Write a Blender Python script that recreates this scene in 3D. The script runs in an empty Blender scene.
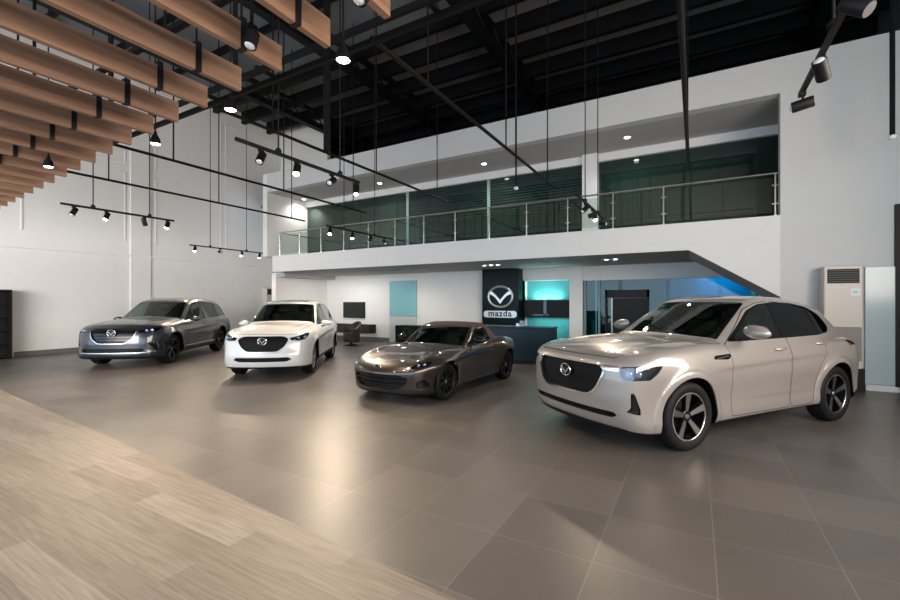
import bpy, math, random
import numpy as np
from mathutils import Vector, Matrix
col = bpy.context.scene.collection
SC = bpy.context.scene
# ------------------------------------------------------------------ camera, sky, exposure
cd = bpy.data.cameras.new('camera'); cam = bpy.data.objects.new('camera', cd); col.objects.link(cam); SC.camera = cam
cd.sensor_width = 36; cd.lens = 428/900*36; cd.shift_y = 2/900; cd.clip_start = .02
cam.location = (0, 0, 1.62); cam.rotation_euler = (math.radians(90), 0, math.radians(29.8))
SC.view_settings.view_transform = 'Standard'; SC.view_settings.look = 'None'; SC.view_settings.gamma = 1
SC.view_settings.exposure = 0.0
w = bpy.data.worlds.new('sky'); SC.world = w; w.use_nodes = True
w.node_tree.nodes['Background'].inputs[0].default_value = (.62, .80, 1.0, 1); w.node_tree.nodes['Background'].inputs[1].default_value = 4
SC.cycles.max_bounces = 7; SC.cycles.diffuse_bounces = 4; SC.cycles.glossy_bounces = 4; SC.cycles.transparent_max_bounces = 12
SC.cycles.sample_clamp_indirect = 6; SC.cycles.caustics_reflective = False; SC.cycles.caustics_refractive = False
def area(name, loc, rot, sx, sy, e, colr, spread=180):
    l = bpy.data.lights.new(name, 'AREA'); l.shape = 'RECTANGLE'; l.size = sx; l.size_y = sy; l.energy = e; l.color = colr; l.spread = math.radians(spread)
    o = bpy.data.objects.new(name, l); col.objects.link(o); o.location = loc; o.rotation_euler = rot; return o
# daylight through the shopfront glazing behind the camera
area('shopfront_daylight_and_fill', (-6.5, -5.6, 2.6), (math.radians(90), 0, math.radians(180)), 20, 5, 950, (.56, .77, 1.0))
o = area('shopfront_daylight_and_fill', (-9.5, -5.5, 3.0), (0, 0, 0), 9, 4, 480, (1.0, .92, .84), 75)  # warm fill added to brighten the left wall, not part of the daylight
o.rotation_euler = (Vector((-17.4, 7.5, 2.2))-o.location).to_track_quat('-Z', 'Y').to_euler()
# added warm fill on the right, out of the frame, washing the left wall
area('right_fill_light', (4.4, 1.5, 3.0), (math.radians(90), 0, math.radians(90)), 10, 2.6, 950, (1.0, .88, .77))

# ------------------------------------------------------------------ materials
def mat(name, rgb, rough=.5, metal=0, coat=0, emit=None, estr=0, spec=.5, alpha=None):
    m = bpy.data.materials.new(name); m.use_nodes = True
    b = m.node_tree.nodes['Principled BSDF']
    b.inputs['Base Color'].default_value = (*rgb, 1); b.inputs['Roughness'].default_value = rough
    b.inputs['Metallic'].default_value = metal; b.inputs['Coat Weight'].default_value = coat
    b.inputs['Coat Roughness'].default_value = .03; b.inputs['Specular IOR Level'].default_value = spec
    if emit: b.inputs['Emission Color'].default_value = (*emit, 1); b.inputs['Emission Strength'].default_value = estr
    return m
def nd(m, t, **kw):
    n = m.node_tree.nodes.new(t)
    for k, v in kw.items():
        if k.startswith('i_'):
            n.inputs[k[2:].replace('_', ' ')].default_value = v
        else: setattr(n, k, v)
    return n
def lk(m, a, b): m.node_tree.links.new(a, b)
def glass(name, tint, gloss=.5, rough=.0, fres=1.5):
    m = bpy.data.materials.new(name); m.use_nodes = True; nt = m.node_tree; nt.nodes.clear()
    o = nd(m, 'ShaderNodeOutputMaterial'); t = nd(m, 'ShaderNodeBsdfTransparent'); g = nd(m, 'ShaderNodeBsdfGlossy')
    x = nd(m, 'ShaderNodeMixShader'); lw = nd(m, 'ShaderNodeLayerWeight', i_Blend=.5); pw = nd(m, 'ShaderNodeMath', operation='POWER'); f = nd(m, 'ShaderNodeMapRange'); r0 = ((fres-1)/(fres+1))**2*1.8
    pw.inputs[1].default_value = 5; f.inputs['To Min'].default_value = r0; f.inputs['To Max'].default_value = 1
    lk(m, lw.outputs['Facing'], pw.inputs[0]); lk(m, pw.outputs[0], f.inputs[0])
    t.inputs['Color'].default_value = (*tint, 1); g.inputs['Roughness'].default_value = rough
    g.inputs['Color'].default_value = (gloss, gloss, gloss, 1)
    lk(m, f.outputs[0], x.inputs[0]); lk(m, t.outputs[0], x.inputs[1]); lk(m, g.outputs[0], x.inputs[2]); lk(m, x.outputs[0], o.inputs[0])
    return m
def paint(name, rgb, metal=.35, rough=.32, flake=0.0):
    m = mat(name, rgb, rough, metal, 1.0)
    if flake:
        b = m.node_tree.nodes['Principled BSDF']
        tc = nd(m, 'ShaderNodeTexCoord'); n = nd(m, 'ShaderNodeTexNoise', i_Scale=900.0, i_Detail=0.0)
        mx = nd(m, 'ShaderNodeMix', data_type='RGBA')
        mx.inputs[6].default_value = tuple(c*(1-flake) for c in rgb)+(1,); mx.inputs[7].default_value = tuple(min(1, c*(1+flake)) for c in rgb)+(1,)
        lk(m, tc.outputs['Object'], n.inputs['Vector']); lk(m, n.outputs[0], mx.inputs[0]); lk(m, mx.outputs[2], b.inputs['Base Color'])
    return m
# ------------------------------------------------------------------ mesh helpers
class MB:
    def __init__(s): s.v = []; s.f = []
    def add(s, vs, fs):
        n = len(s.v); s.v += [tuple(map(float, v)) for v in vs]; s.f += [tuple(i+n for i in f) for f in fs]; return s
    def box(s, x0, x1, y0, y1, z0, z1, M=None, bv=0):
        if bv:
            b = bv
            P = []
            for sx, sy, sz in [(a, c, d) for a in (0, 1) for c in (0, 1) for d in (0, 1)]:
                X = (x0, x1)[sx]; Y = (y0, y1)[sy]; Z = (z0, z1)[sz]
                dx = b*(1-2*sx); dy = b*(1-2*sy); dz = b*(1-2*sz)
                P += [(X, Y+dy, Z+dz), (X+dx, Y, Z+dz), (X+dx, Y+dy, Z)]
            import itertools
            def id(sx, sy, sz, k): return (sx*4+sy*2+sz)*3+k
            F = []
            for s_ in (0, 1):
                q = [id(s_, 0, 0, 0), id(s_, 1, 0, 0), id(s_, 1, 1, 0), id(s_, 0, 1, 0)]; F.append(q if s_ else q[::-1])
                q = [id(0, s_, 0, 1), id(0, s_, 1, 1), id(1, s_, 1, 1), id(1, s_, 0, 1)]; F.append(q if s_ else q[::-1])
                q = [id(0, 0, s_, 2), id(1, 0, s_, 2), id(1, 1, s_, 2), id(0, 1, s_, 2)]; F.append(q if s_ else q[::-1])
            for a in (0, 1):
                for c in (0, 1):
                    q = [id(a, c, 0, 0), id(a, c, 1, 0), id(a, c, 1, 1), id(a, c, 0, 1)]; F.append(q if a != c else q[::-1])
                    q = [id(a, 0, c, 0), id(a, 0, c, 2), id(a, 1, c, 2), id(a, 1, c, 0)]; F.append(q if a != c else q[::-1])
                    q = [id(0, a, c, 1), id(1, a, c, 1), id(1, a, c, 2), id(0, a, c, 2)]; F.append(q if a != c else q[::-1])
                    for d in (0, 1):
                        q = [id(a, c, d, 0), id(a, c, d, 1), id(a, c, d, 2)]; F.append(q if (a+c+d) % 2 else q[::-1])
            vs = P; fs = F
        else:
            vs = [(x0, y0, z0), (x1, y0, z0), (x1, y1, z0), (x0, y1, z0), (x0, y0, z1), (x1, y0, z1), (x1, y1, z1), (x0, y1, z1)]
            fs = [(3, 2, 1, 0), (4, 5, 6, 7), (0, 1, 5, 4), (1, 2, 6, 5), (2, 3, 7, 6), (3, 0, 4, 7)]
        if M is not None: vs = [M @ Vector(v) for v in vs]
        return s.add(vs, fs)
    def tube(s, pts, r, n=8, closed=False, cap=True, sy=1.0):
        pts = [Vector(p) for p in pts]; m = len(pts); vs = []; fs = []
        rr = r if hasattr(r, '__len__') else [r]*m
        up = None
        for i, p in enumerate(pts):
            if closed: t = pts[(i+1) % m]-pts[i-1]
            else: t = pts[min(i+1, m-1)]-pts[max(i-1, 0)]
            t.normalize()
            if up is None:
                up = Vector((0, 0, 1)) if abs(t.z) < .9 else Vector((1, 0, 0))
            up = (up-t*up.dot(t)).normalized(); sd = t.cross(up)
            for k in range(n):
                a = 2*math.pi*k/n; vs.append(p+up*math.cos(a)*rr[i]*sy+sd*math.sin(a)*rr[i])
        for i in range(m if closed else m-1):
            j = (i+1) % m
            for k in range(n):
                l = (k+1) % n; fs.append((i*n+k, i*n+l, j*n+l, j*n+k))
        if cap and not closed: fs += [tuple(range(n))[::-1], tuple((m-1)*n+k for k in range(n))]
        return s.add(vs, fs)
    def lathe(s, prof, n=32, M=None, closed=False):
        """prof: (r, h) along the local z axis"""
        vs = []; fs = []; m = len(prof)
        for r, h in prof:
            for k in range(n):
                a = 2*math.pi*k/n; vs.append(Vector((r*math.cos(a), r*math.sin(a), h)))
        for i in range(m if closed else m-1):
            j = (i+1) % m
            for k in range(n):
                l = (k+1) % n; fs.append((i*n+k, i*n+l, j*n+l, j*n+k))
        if not closed:
            if prof[0][0] > 1e-5: fs.append(tuple(range(n))[::-1])
            if prof[-1][0] > 1e-5: fs.append(tuple((m-1)*n+k for k in range(n)))
        if M is not None: vs = [M @ v for v in vs]
        return s.add(vs, fs)
    def prism(s, poly, h0, h1, M=None):
        n = len(poly); vs = [Vector((p[0], p[1], h0)) for p in poly]+[Vector((p[0], p[1], h1)) for p in poly]
        ar = sum(poly[i-1][0]*poly[i][1]-poly[i][0]*poly[i-1][1] for i in range(n))
        fs = [tuple(range(n))[::-1], tuple(range(n, 2*n))]+[(i, (i+1) % n, (i+1) % n+n, i+n) for i in range(n)]
        if ar < 0: fs = [f[::-1] for f in fs]
        if M is not None: vs = [M @ v for v in vs]
        return s.add(vs, fs)
    def build(s, name, m, parent=None, smooth=35, bevel=0, sub=0):
        me = bpy.data.meshes.new(name); me.from_pydata(s.v, [], s.f); me.validate()
        if smooth:
            me.polygons.foreach_set('use_smooth', [True]*len(me.polygons)); me.set_sharp_from_angle(angle=math.radians(smooth))
        me.materials.append(m); o = bpy.data.objects.new(name, me); col.objects.link(o)
        if parent is not None: o.parent = parent
        if bevel:
            b = o.modifiers.new('b', 'BEVEL'); b.width = bevel; b.segments = 2; b.limit_method = 'ANGLE'
        if sub:
            b = o.modifiers.new('s', 'SUBSURF'); b.levels = b.render_levels = sub
        return o
def tag(o, label, cat, group=None):
    o['label'] = label; o['category'] = cat
    if group: o['group'] = group
    return o
def struct(o): o['kind'] = 'structure'; return o
def thing(name, loc, rz, label, cat, group=None):
    o = bpy.data.objects.new(name, None); col.objects.link(o); o.empty_display_size = .2
    o.location = loc; o.rotation_euler = (0, 0, rz); return tag(o, label, cat, group)
def copy_tree(o, parent=None):
    c = o.copy(); col.objects.link(c)
    if parent is not None: c.parent = parent
    for ch in list(o.children): copy_tree(ch, c)
    return c
def T3(x, y, z): return Matrix.Translation((x, y, z))
def RX(a): return Matrix.Rotation(a, 4, 'X')
def RY(a): return Matrix.Rotation(a, 4, 'Y')
def RZ(a): return Matrix.Rotation(a, 4, 'Z')

# ------------------------------------------------------------------ room materials
R_ = {}
def noise_mat(name, c0, c1, scale, rough=.8, detail=3, bump=0, spec=.4, coat=0):
    m = mat(name, c0, rough, spec=spec, coat=coat); b = m.node_tree.nodes['Principled BSDF']
    tc = nd(m, 'ShaderNodeTexCoord'); n = nd(m, 'ShaderNodeTexNoise', i_Scale=scale, i_Detail=float(detail)); mx = nd(m, 'ShaderNodeMix', data_type='RGBA')
    mx.inputs[6].default_value = (*c0, 1); mx.inputs[7].default_value = (*c1, 1)
    lk(m, tc.outputs['Object'], n.inputs['Vector']); lk(m, n.outputs[0], mx.inputs[0]); lk(m, mx.outputs[2], b.inputs['Base Color'])
    if bump:
        bp = nd(m, 'ShaderNodeBump', i_Strength=bump, i_Distance=.01); lk(m, n.outputs[0], bp.inputs['Height']); lk(m, bp.outputs[0], b.inputs['Normal'])
    return m
R_['wall'] = noise_mat('white_painted_wall', (.74, .73, .71), (.78, .77, .75), 3.0, .6)
R_['wall_dim'] = noise_mat('dimmed_wall_paint', (.58, .585, .58), (.62, .62, .61), 3.0, .6)  # wall paint toned down, weaker light on the upper wall put into its colour
R_['wall_up'] = noise_mat('grey_cladding_wall', (.50, .51, .51), (.56, .56, .56), 2.0, .7)
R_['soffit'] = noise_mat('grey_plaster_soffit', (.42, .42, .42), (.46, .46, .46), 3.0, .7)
R_['black_steel'] = mat('black_painted_steel', (.004, .004, .0045), .6, spec=.2)
R_['deck'] = noise_mat('grey_roof_deck', (.13, .14, .145), (.17, .18, .185), 1.5, .7)
R_['steel'] = mat('stainless_steel', (.62, .60, .57), .22, 1)
R_['rail_glass'] = glass('clear_balustrade_glass', (.86, .92, .89), .7, fres=1.4)
R_['dark_glass'] = mat('dark_green_glazing', (.012, .030, .024), .03, 0, 0, spec=.8)
R_['blind'] = mat('window_blind', (.02, .035, .032), .5)
R_['baseboard'] = mat('grey_baseboard', (.13, .13, .13), .5)
R_['black'] = mat('matt_black', (.006, .006, .0065), .5, spec=.25)
R_['gloss'] = mat('gloss_black_panel', (.008, .012, .012), .12)
R_['navy'] = noise_mat('dark_blue_laminate', (.010, .028, .042), (.013, .034, .05), 4, .4)
R_['teal'] = noise_mat('teal_wall_film', (.08, .36, .38), (.10, .42, .43), 2, .35)
R_['teal_dark'] = mat('teal_glazed_wall', (.02, .13, .13), .25)
R_['blue'] = mat('blue_lit_wall', (.02, .25, .55), .4)  # blue glow of the lit end wall put into the base colour
R_['frost_teal'] = mat('frosted_teal_film', (.22, .48, .52), .3)
R_['frost'] = mat('frosted_grey_film', (.52, .55, .55), .35)
R_['panel_glass'] = mat('pale_blue_glass_board', (.46, .56, .58), .15)
R_['ac'] = mat('cream_ac_casing', (.66, .60, .53), .45)
R_['ac_grey'] = mat('grey_ac_grille', (.25, .23, .21), .5)
R_['brown'] = mat('dark_brown_leather', (.035, .018, .014), .5)
R_['silver'] = mat('brushed_silver', (.62, .66, .66), .3, .7)
R_['lamp'] = mat('warm_lamp_lens', (1, .9, .75), .5, emit=(1, .80, .55), estr=45)
R_['lamp_off'] = mat('lamp_lens', (.8, .82, .84), .15, .3)
R_['lamp_blue'] = mat('blue_tinted_lens', (.02, .28, .62), .1, .2)
R_['down'] = mat('white_downlight_lens', (1, 1, 1), .5, emit=(1, .97, .92), estr=14)
R_['white'] = mat('white_plastic', (.75, .75, .74), .4)
def tiles():
    m = mat('grey_porcelain_tile', (.17, .155, .145), .3, spec=.4); b = m.node_tree.nodes['Principled BSDF']
    g = nd(m, 'ShaderNodeNewGeometry'); mp = nd(m, 'ShaderNodeMapping'); mp.inputs['Location'].default_value = (-.11, -2.755, 0)
    br = nd(m, 'ShaderNodeTexBrick', offset=0.0, i_Scale=1.0); br.inputs['Brick Width'].default_value = .667; br.inputs['Row Height'].default_value = .667
    br.inputs['Mortar Size'].default_value = .0022; br.inputs['Mortar Smooth'].default_value = .3; br.inputs['Bias'].default_value = -.0
    br.inputs['Color1'].default_value = (.096, .086, .080, 1); br.inputs['Color2'].default_value = (.130, .116, .107, 1); br.inputs['Mortar'].default_value = (.22, .21, .20, 1)
    n = nd(m, 'ShaderNodeTexNoise', i_Scale=1.3, i_Detail=6.0); n2 = nd(m, 'ShaderNodeTexNoise', i_Scale=60.0, i_Detail=2.0)
    mx = nd(m, 'ShaderNodeMix', data_type='RGBA', blend_type='MULTIPLY'); mx.inputs[0].default_value = .35
    cr = nd(m, 'ShaderNodeMapRange', i_To_Min=.30, i_To_Max=.46)
    lk(m, g.outputs['Position'], mp.inputs[0]); lk(m, mp.outputs[0], br.inputs['Vector']); lk(m, g.outputs['Position'], n.inputs['Vector']); lk(m, g.outputs['Position'], n2.inputs['Vector'])
    lk(m, br.outputs['Color'], mx.inputs[6]); lk(m, n.outputs[0], mx.inputs[7]); lk(m, mx.outputs[2], b.inputs['Base Color'])
    lk(m, n.outputs[0], cr.inputs[0]); lk(m, cr.outputs[0], b.inputs['Roughness'])
    return m
def planks():
    m = mat('washed_oak_planks', (.4, .35, .3), .5, spec=.25); b = m.node_tree.nodes['Principled BSDF']
    g = nd(m, 'ShaderNodeNewGeometry'); mp = nd(m, 'ShaderNodeMapping'); mp.inputs['Location'].default_value = (-3.57, -1.10, 0)
    br = nd(m, 'ShaderNodeTexBrick', offset=.37, i_Scale=1.0); br.inputs['Brick Width'].default_value = 1.25; br.inputs['Row Height'].default_value = .21
    br.inputs['Mortar Size'].default_value = .0012; br.inputs['Color1'].default_value = (.19, .165, .140, 1); br.inputs['Color2'].default_value = (.27, .24, .21, 1); br.inputs['Mortar'].default_value = (.20, .17, .14, 1)
    mp2 = nd(m, 'ShaderNodeMapping'); mp2.inputs['Scale'].default_value = (2.2, 48, 1)
    n = nd(m, 'ShaderNodeTexNoise', i_Scale=1.0, i_Detail=6.0, i_Distortion=.8); rp = nd(m, 'ShaderNodeValToRGB')
    rp.color_ramp.elements[0].position = .32; rp.color_ramp.elements[0].color = (.74, .70, .66, 1); rp.color_ramp.elements[1].position = .62; rp.color_ramp.elements[1].color = (1.05, 1.05, 1.05, 1)
    mx = nd(m, 'ShaderNodeMix', data_type='RGBA', blend_type='MULTIPLY'); mx.inputs[0].default_value = .9
    lk(m, g.outputs['Position'], mp.inputs[0]); lk(m, mp.outputs[0], br.inputs['Vector']); lk(m, g.outputs['Position'], mp2.inputs[0]); lk(m, mp2.outputs[0], n.inputs['Vector'])
    lk(m, n.outputs[0], rp.inputs[0]); lk(m, br.outputs['Color'], mx.inputs[6]); lk(m, rp.outputs[0], mx.inputs[7]); lk(m, mx.outputs[2], b.inputs['Base Color'])
    return m
def wood():
    m = mat('oak_veneer', (.55, .32, .2), .45); b = m.node_tree.nodes['Principled BSDF']
    tc = nd(m, 'ShaderNodeTexCoord'); mp2 = nd(m, 'ShaderNodeMapping'); mp2.inputs['Scale'].default_value = (20, 1.2, 14)
    n = nd(m, 'ShaderNodeTexNoise', i_Scale=1.0, i_Detail=5.0, i_Distortion=.6); rp = nd(m, 'ShaderNodeValToRGB')
    rp.color_ramp.elements[0].position = .3; rp.color_ramp.elements[0].color = (.22, .115, .068, 1); rp.color_ramp.elements[1].position = .7; rp.color_ramp.elements[1].color = (.36, .205, .13, 1)
    g = nd(m, 'ShaderNodeNewGeometry')
    lk(m, g.outputs['Position'], mp2.inputs[0]); lk(m, mp2.outputs[0], n.inputs['Vector']); lk(m, n.outputs[0], rp.inputs[0]); lk(m, rp.outputs[0], b.inputs['Base Color'])
    return m
R_['tile'] = tiles(); R_['planks'] = planks(); R_['oak'] = wood()
R_['tower'] = mat('black_glass_tower', (.003, .010, .010), .25, spec=.1)

def sbox(name, x0, x1, y0, y1, z0, z1, m, parent=None):
    o = MB().box(x0, x1, y0, y1, z0, z1).build(name, m, parent, smooth=0)
    if parent is None: struct(o)
    return o
ZR = 10.0; YF = 10.65; YG = 12.6; YB = 13.9; XL = -17.4; XR = 4.6; YS = -6.0; YE = 22.0
# ------------------------------------------------------------------ floor
edge = [(XL-.2, 3.12), (-10.07, 2.66), (-6.43, 2.45), (-1.17, 2.04), (XR+.2, 1.62)]
b = MB(); b.prism(edge+[(XR+.2, 16.2), (XL-.2, 16.2)], -.15, 0); struct(b.build('floor', R_['tile'], smooth=0))
b = MB(); b.prism([(XL-.2, YS-.3), (XR+.2, YS-.3)]+edge[::-1], -.15, .002); struct(b.build('floor', R_['planks'], smooth=0))
# ------------------------------------------------------------------ walls
sbox('wall_left', XL-.25, XL, YS, YB, 0, ZR, R_['wall'])
b = MB(); b.box(XL, XL+.05, 7.54, 8.18, 0, ZR)
struct(b.build('trim_1', R_['wall'], smooth=0))
b = MB(); b.box(XL, XL+.07, YS, 7.54, 3.22, 3.30); b.box(XL, XL+.07, 8.18, YB, 3.22, 3.30); struct(b.build('trim_2', R_['wall'], smooth=0))
b = MB()
for y0, y1 in ((4.7, 7.4), (8.35, 10.9), (11.1, 13.6)):
    for z0, z1 in ((3.75, 6.2), (6.5, 9.2)):
        b.box(XL, XL+.012, y0, y1, z0, z0+.035); b.box(XL, XL+.02, y0, y1, z1-.035, z1); b.box(XL, XL+.02, y0, y0+.035, z0, z1); b.box(XL, XL+.02, y1-.035, y1, z0, z1)
struct(b.build('trim_3', R_['wall'], smooth=0))
sbox('baseboard_left', XL, XL+.03, 4.55, 12.7, 0, .15, R_['baseboard'])
sbox('wall_right', XR, XR+.25, YS, YF, 0, ZR, R_['wall'])
# shopfront wall behind the camera with its glazing bays
b = MB(); b.box(XL, XR, YS-.2, YS, 5.4, ZR)
for x in np.linspace(XL, XR, 8): b.box(x-.12, x+.12, YS-.2, YS, 0, 5.4)
struct(b.build('wall_front', R_['wall'], smooth=0))
# main back wall: plain part on the right, parapet over the mezzanine, fascia of the slab with the raking cut under the stair
b = MB(); Mw = RX(math.pi/2)
def wall_xz(poly, y0, y1, name, m):
    q = MB(); q.prism([(p[0], p[1]) for p in poly], -y1, -y0, Mw)   # (x, z) drawn, y after the turn
    return struct(q.build(name, m, smooth=0))
wall_xz([(1.47, 0), (XR, 0), (XR, 6.49), (-14.1, 6.49), (-14.1, 5.78), (1.47, 5.78)], YF, YF+.25, 'wall_back', R_['wall_dim'])
wall_xz([(-13.8, 2.75), (-.12, 2.75), (1.47, 1.72), (1.47, 3.35), (-13.8, 3.35)], YF, YF+.05, 'trim_4', R_['wall'])
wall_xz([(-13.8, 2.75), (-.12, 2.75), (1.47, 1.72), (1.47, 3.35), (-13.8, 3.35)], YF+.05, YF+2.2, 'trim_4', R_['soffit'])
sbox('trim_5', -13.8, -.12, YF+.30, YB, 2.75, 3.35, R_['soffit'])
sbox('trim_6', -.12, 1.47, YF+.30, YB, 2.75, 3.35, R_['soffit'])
sbox('wall_side', -14.35, -14.1, YF, YG+.2, 3.35, 6.49, R_['wall'])
sbox('wall_side', 1.47, 1.7, YF+.31, 16, 0, 2.75, R_['wall'])
sbox('wall_side', 2.6, 2.8, YF+.25, 16, 3.35, 6.49, R_['wall'])
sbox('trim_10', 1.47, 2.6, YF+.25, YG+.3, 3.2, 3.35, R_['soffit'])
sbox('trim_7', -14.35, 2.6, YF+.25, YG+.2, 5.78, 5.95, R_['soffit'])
sbox('trim_8', -14.1, 2.6, YG-.10, YG+.2, 5.56, 5.78, R_['wall'])
sbox('wall_side', -14.55, -14.3, 11.2, YB, 0, 2.75, R_['wall'])
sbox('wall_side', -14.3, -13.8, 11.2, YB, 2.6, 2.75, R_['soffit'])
b = MB(); b.box(XL, -14.3, YB, YB+.2, 0, ZR); struct(b.build('wall_back', R_['wall'], smooth=0))
# wall under the mezzanine
b = MB(); b.box(-14.3, -10.77, YB, YB+.2, 0, 2.75); b.box(-9.45, -5.09, YB, YB+.2, 0, 2.75); b.box(-10.77, -9.45, YB, YB+.2, 2.47, 2.75)
b.box(-5.09, -3.5, YB, YB+.2, 2.34, 2.75); b.box(-3.5, -3.09, YB-.08, YB+.2, 0, 2.75); b.box(-3.09, 1.47, YB, YB+.2, 2.30, 2.75); b.box(-10.77, -9.45, YB+.1, YB+.2, 0, 2.47)
b.box(-5.09, -3.5, YB+.45, YB+.5, 0, 2.4); b.box(-5.12, -5.09, YB, YB+.5, 0, 2.4); b.box(-3.5, -3.47, YB+.2, YB+.5, 0, 2.4)
struct(b.build('wall_back', R_['wall'], smooth=0))
sbox('baseboard_back', -14.3, -10.8, YB-.03, YB, 0, .16, R_['baseboard'])
sbox('baseboard_right', 2.72, 3.14, YF-.05, YF, 0, .11, R_['wall'])
# beyond the parapet and roof
sbox('wall_rear', XL, XR, YE, YE+.2, 5.9, ZR, R_['deck'])
sbox('ceiling', XL-.3, XR+.3, YS-.3, YE+.2, ZR, ZR+.15, R_['deck'])
sbox('wall_left', XL-.25, XL, YB, YE, 5.9, ZR, R_['deck']); sbox('wall_right', XR, XR+.25, YF, YE, 5.9, ZR, R_['deck'])
sbox('floor', XL, XR, YG+.2, YE, 5.95, 6.05, R_['deck'])
# room behind the glazing on the right
sbox('wall_inner', -3.09, 1.47, 16, 16.1, 0, 2.75, R_['teal_dark']); sbox('ceiling', -3.3, 1.47, YB+.2, 16.1, 2.75, 2.85, R_['soffit'])
sbox('wall_inner', -3.2, -3.1, YB+.2, 16, 0, 2.75, R_['teal_dark'])
wr = MB(); wr.box(-.9, 1.46, 15.9, 16, 1.0, 2.7); struct(wr.build('wall_inner', R_['blue'], smooth=0))
# upper glazing
g = sbox('window_1', -14.1, 2.6, YG, YG+.06, 3.35, 5.56, R_['dark_glass'])
for x in (-8.96, -5.77): struct(MB().box(x-.05, x+.05, YG-.03, YG, 3.35, 5.56).build('window_frame', noise_mat('sage_mullion', (.22, .32, .27), (.24, .34, .29), 3, .5), g, smooth=0))
sbox('trim_9', -2.78, -2.36, YG-.22, YG, 3.35, 5.78, R_['wall'])
bl = MB()
for k in range(13): bl.box(-8.9, -2.8, YG-.018, YG-.004, 4.35+k*.085, 4.355+k*.085+.012)
bl = bl.build('window_blind', R_['blind'], smooth=0); tag(bl, 'dark horizontal slatted blind across the upper mezzanine glazing', 'blind')
# purlins and trusses of the roof
def roof_bar(name, b): return struct(b.build(name, R_['black_steel'], smooth=0))
k = 0
for y in [YS+.5+1.75*i for i in range(9)]:
    sb_ = MB(); sb_.box(XL, XR, y-.04, y+.04, ZR-.22, ZR); roof_bar('purlin', sb_)
for y in [10.6+1.28*i for i in range(8)]:
    sb_ = MB(); sb_.box(XL, XR, y-.06, y+.10, ZR-.50, ZR); roof_bar('purlin', sb_)
for x in (-14.1, -9.7, -5.2, 2.9):
    t = MB(); t.box(x-.14, x+.14, YS, YE, ZR-.95, ZR-.72); t.box(x-.10, x+.10, YS, YE, ZR-.32, ZR-.20)
    y = YS
    while y < YE-1.3:
        t.tube([(x-.06, y, ZR-.78), (x-.06, y+.65, ZR-.26)], .035, 6); t.tube([(x+.06, y+.65, ZR-.26), (x+.06, y+1.3, ZR-.78)], .035, 6); y += 1.3
    roof_bar('roof_truss', t)

# ------------------------------------------------------------------ car surfaces
def table(pts, sig=0.05):
    xs = np.array([p[0] for p in pts], float); vs = np.array([p[1] for p in pts], float)
    g = np.arange(xs[0]-1.0, xs[-1]+1.0, 0.01)
    v = np.interp(g, xs, vs)
    if sig > 0:
        n = int(4*sig/0.01); k = np.exp(-0.5*(np.arange(-n, n+1)*0.01/sig)**2); k /= k.sum()
        v = np.convolve(np.pad(v, n, mode='edge'), k, mode='valid')
    return lambda x: np.interp(x, g, v)

def smax(a, b, k):
    h = np.clip(0.5+0.5*(a-b)/k, 0, 1)
    return b+(a-b)*h+k*h*(1-h)
def smin(a, b, k): return -smax(-a, -b, k)

def poly_sdf(poly, px, pz):
    P = np.array(poly, float); n = len(P)
    d = np.full(px.shape, 1e9); s = np.ones(px.shape)
    for i in range(n):
        a = P[i]; b = P[i-1]
        ex, ez = b-a; wx = px-a[0]; wz = pz-a[1]
        t = np.clip((wx*ex+wz*ez)/(ex*ex+ez*ez+1e-12), 0, 1)
        d = np.minimum(d, (wx-ex*t)**2+(wz-ez*t)**2)
        c1 = pz >= a[1]; c2 = pz < b[1]; c3 = ex*wz > ez*wx
        flip = (c1 & c2 & c3) | (~c1 & ~c2 & ~c3)
        s = np.where(flip, -s, s)
    return s*np.sqrt(d)

def surface_nets(F, org, h):
    inside = F < 0
    nx, ny, nz = F.shape
    cs = np.zeros((nx-1, ny-1, nz-1, 3)); cnt = np.zeros((nx-1, ny-1, nz-1))
    def edge(ax):
        for a in (0, 1):
            for b in (0, 1):
                sl0 = [None]*3; sl1 = [None]*3; oth = [i for i in range(3) if i != ax]
                N = (nx, ny, nz)
                sl0[ax] = slice(0, N[ax]-1); sl1[ax] = slice(1, N[ax])
                for o, s in zip(oth, (a, b)):
                    sl0[o] = sl1[o] = slice(s, N[o]-1+s)
                f0 = F[tuple(sl0)]; f1 = F[tuple(sl1)]
                m = (f0 < 0) != (f1 < 0)
                t = np.where(m, f0/np.where(m, f0-f1, 1), 0)
                cnt[...] += m
                cs[..., ax] += np.where(m, t, 0)
                cs[..., oth[0]] += m*a; cs[..., oth[1]] += m*b
    for ax in range(3): edge(ax)
    act = cnt > 0
    idx = -np.ones(act.shape, int); idx[act] = np.arange(act.sum())
    ijk = np.argwhere(act)
    V = (ijk+cs[act]/cnt[act][:, None])*h+np.array(org)
    quads = []
    for ax in range(3):
        sl0 = [slice(None)]*3; sl1 = [slice(None)]*3
        sl0[ax] = slice(0, -1); sl1[ax] = slice(1, None)
        a = inside[tuple(sl0)]; b = inside[tuple(sl1)]
        for up in (0, 1):
            e = np.argwhere((a & ~b) if up else (~a & b))
            u = (ax+1) % 3; v = (ax+2) % 3
            ok = (e[:, u] > 0) & (e[:, v] > 0) & (e[:, u] < F.shape[u]-1) & (e[:, v] < F.shape[v]-1)
            e = e[ok]
            def c(du, dv):
                q = e.copy(); q[:, u] += du; q[:, v] += dv
                return idx[q[:, 0], q[:, 1], q[:, 2]]
            q = np.stack([c(-1, -1), c(0, -1), c(0, 0), c(-1, 0)], 1)
            if not up: q = q[:, ::-1]
            quads.append(q)
    Q = np.concatenate(quads)
    T = np.concatenate([Q[:, [0, 1, 2]], Q[:, [0, 2, 3]]])
    return V, T

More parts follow.
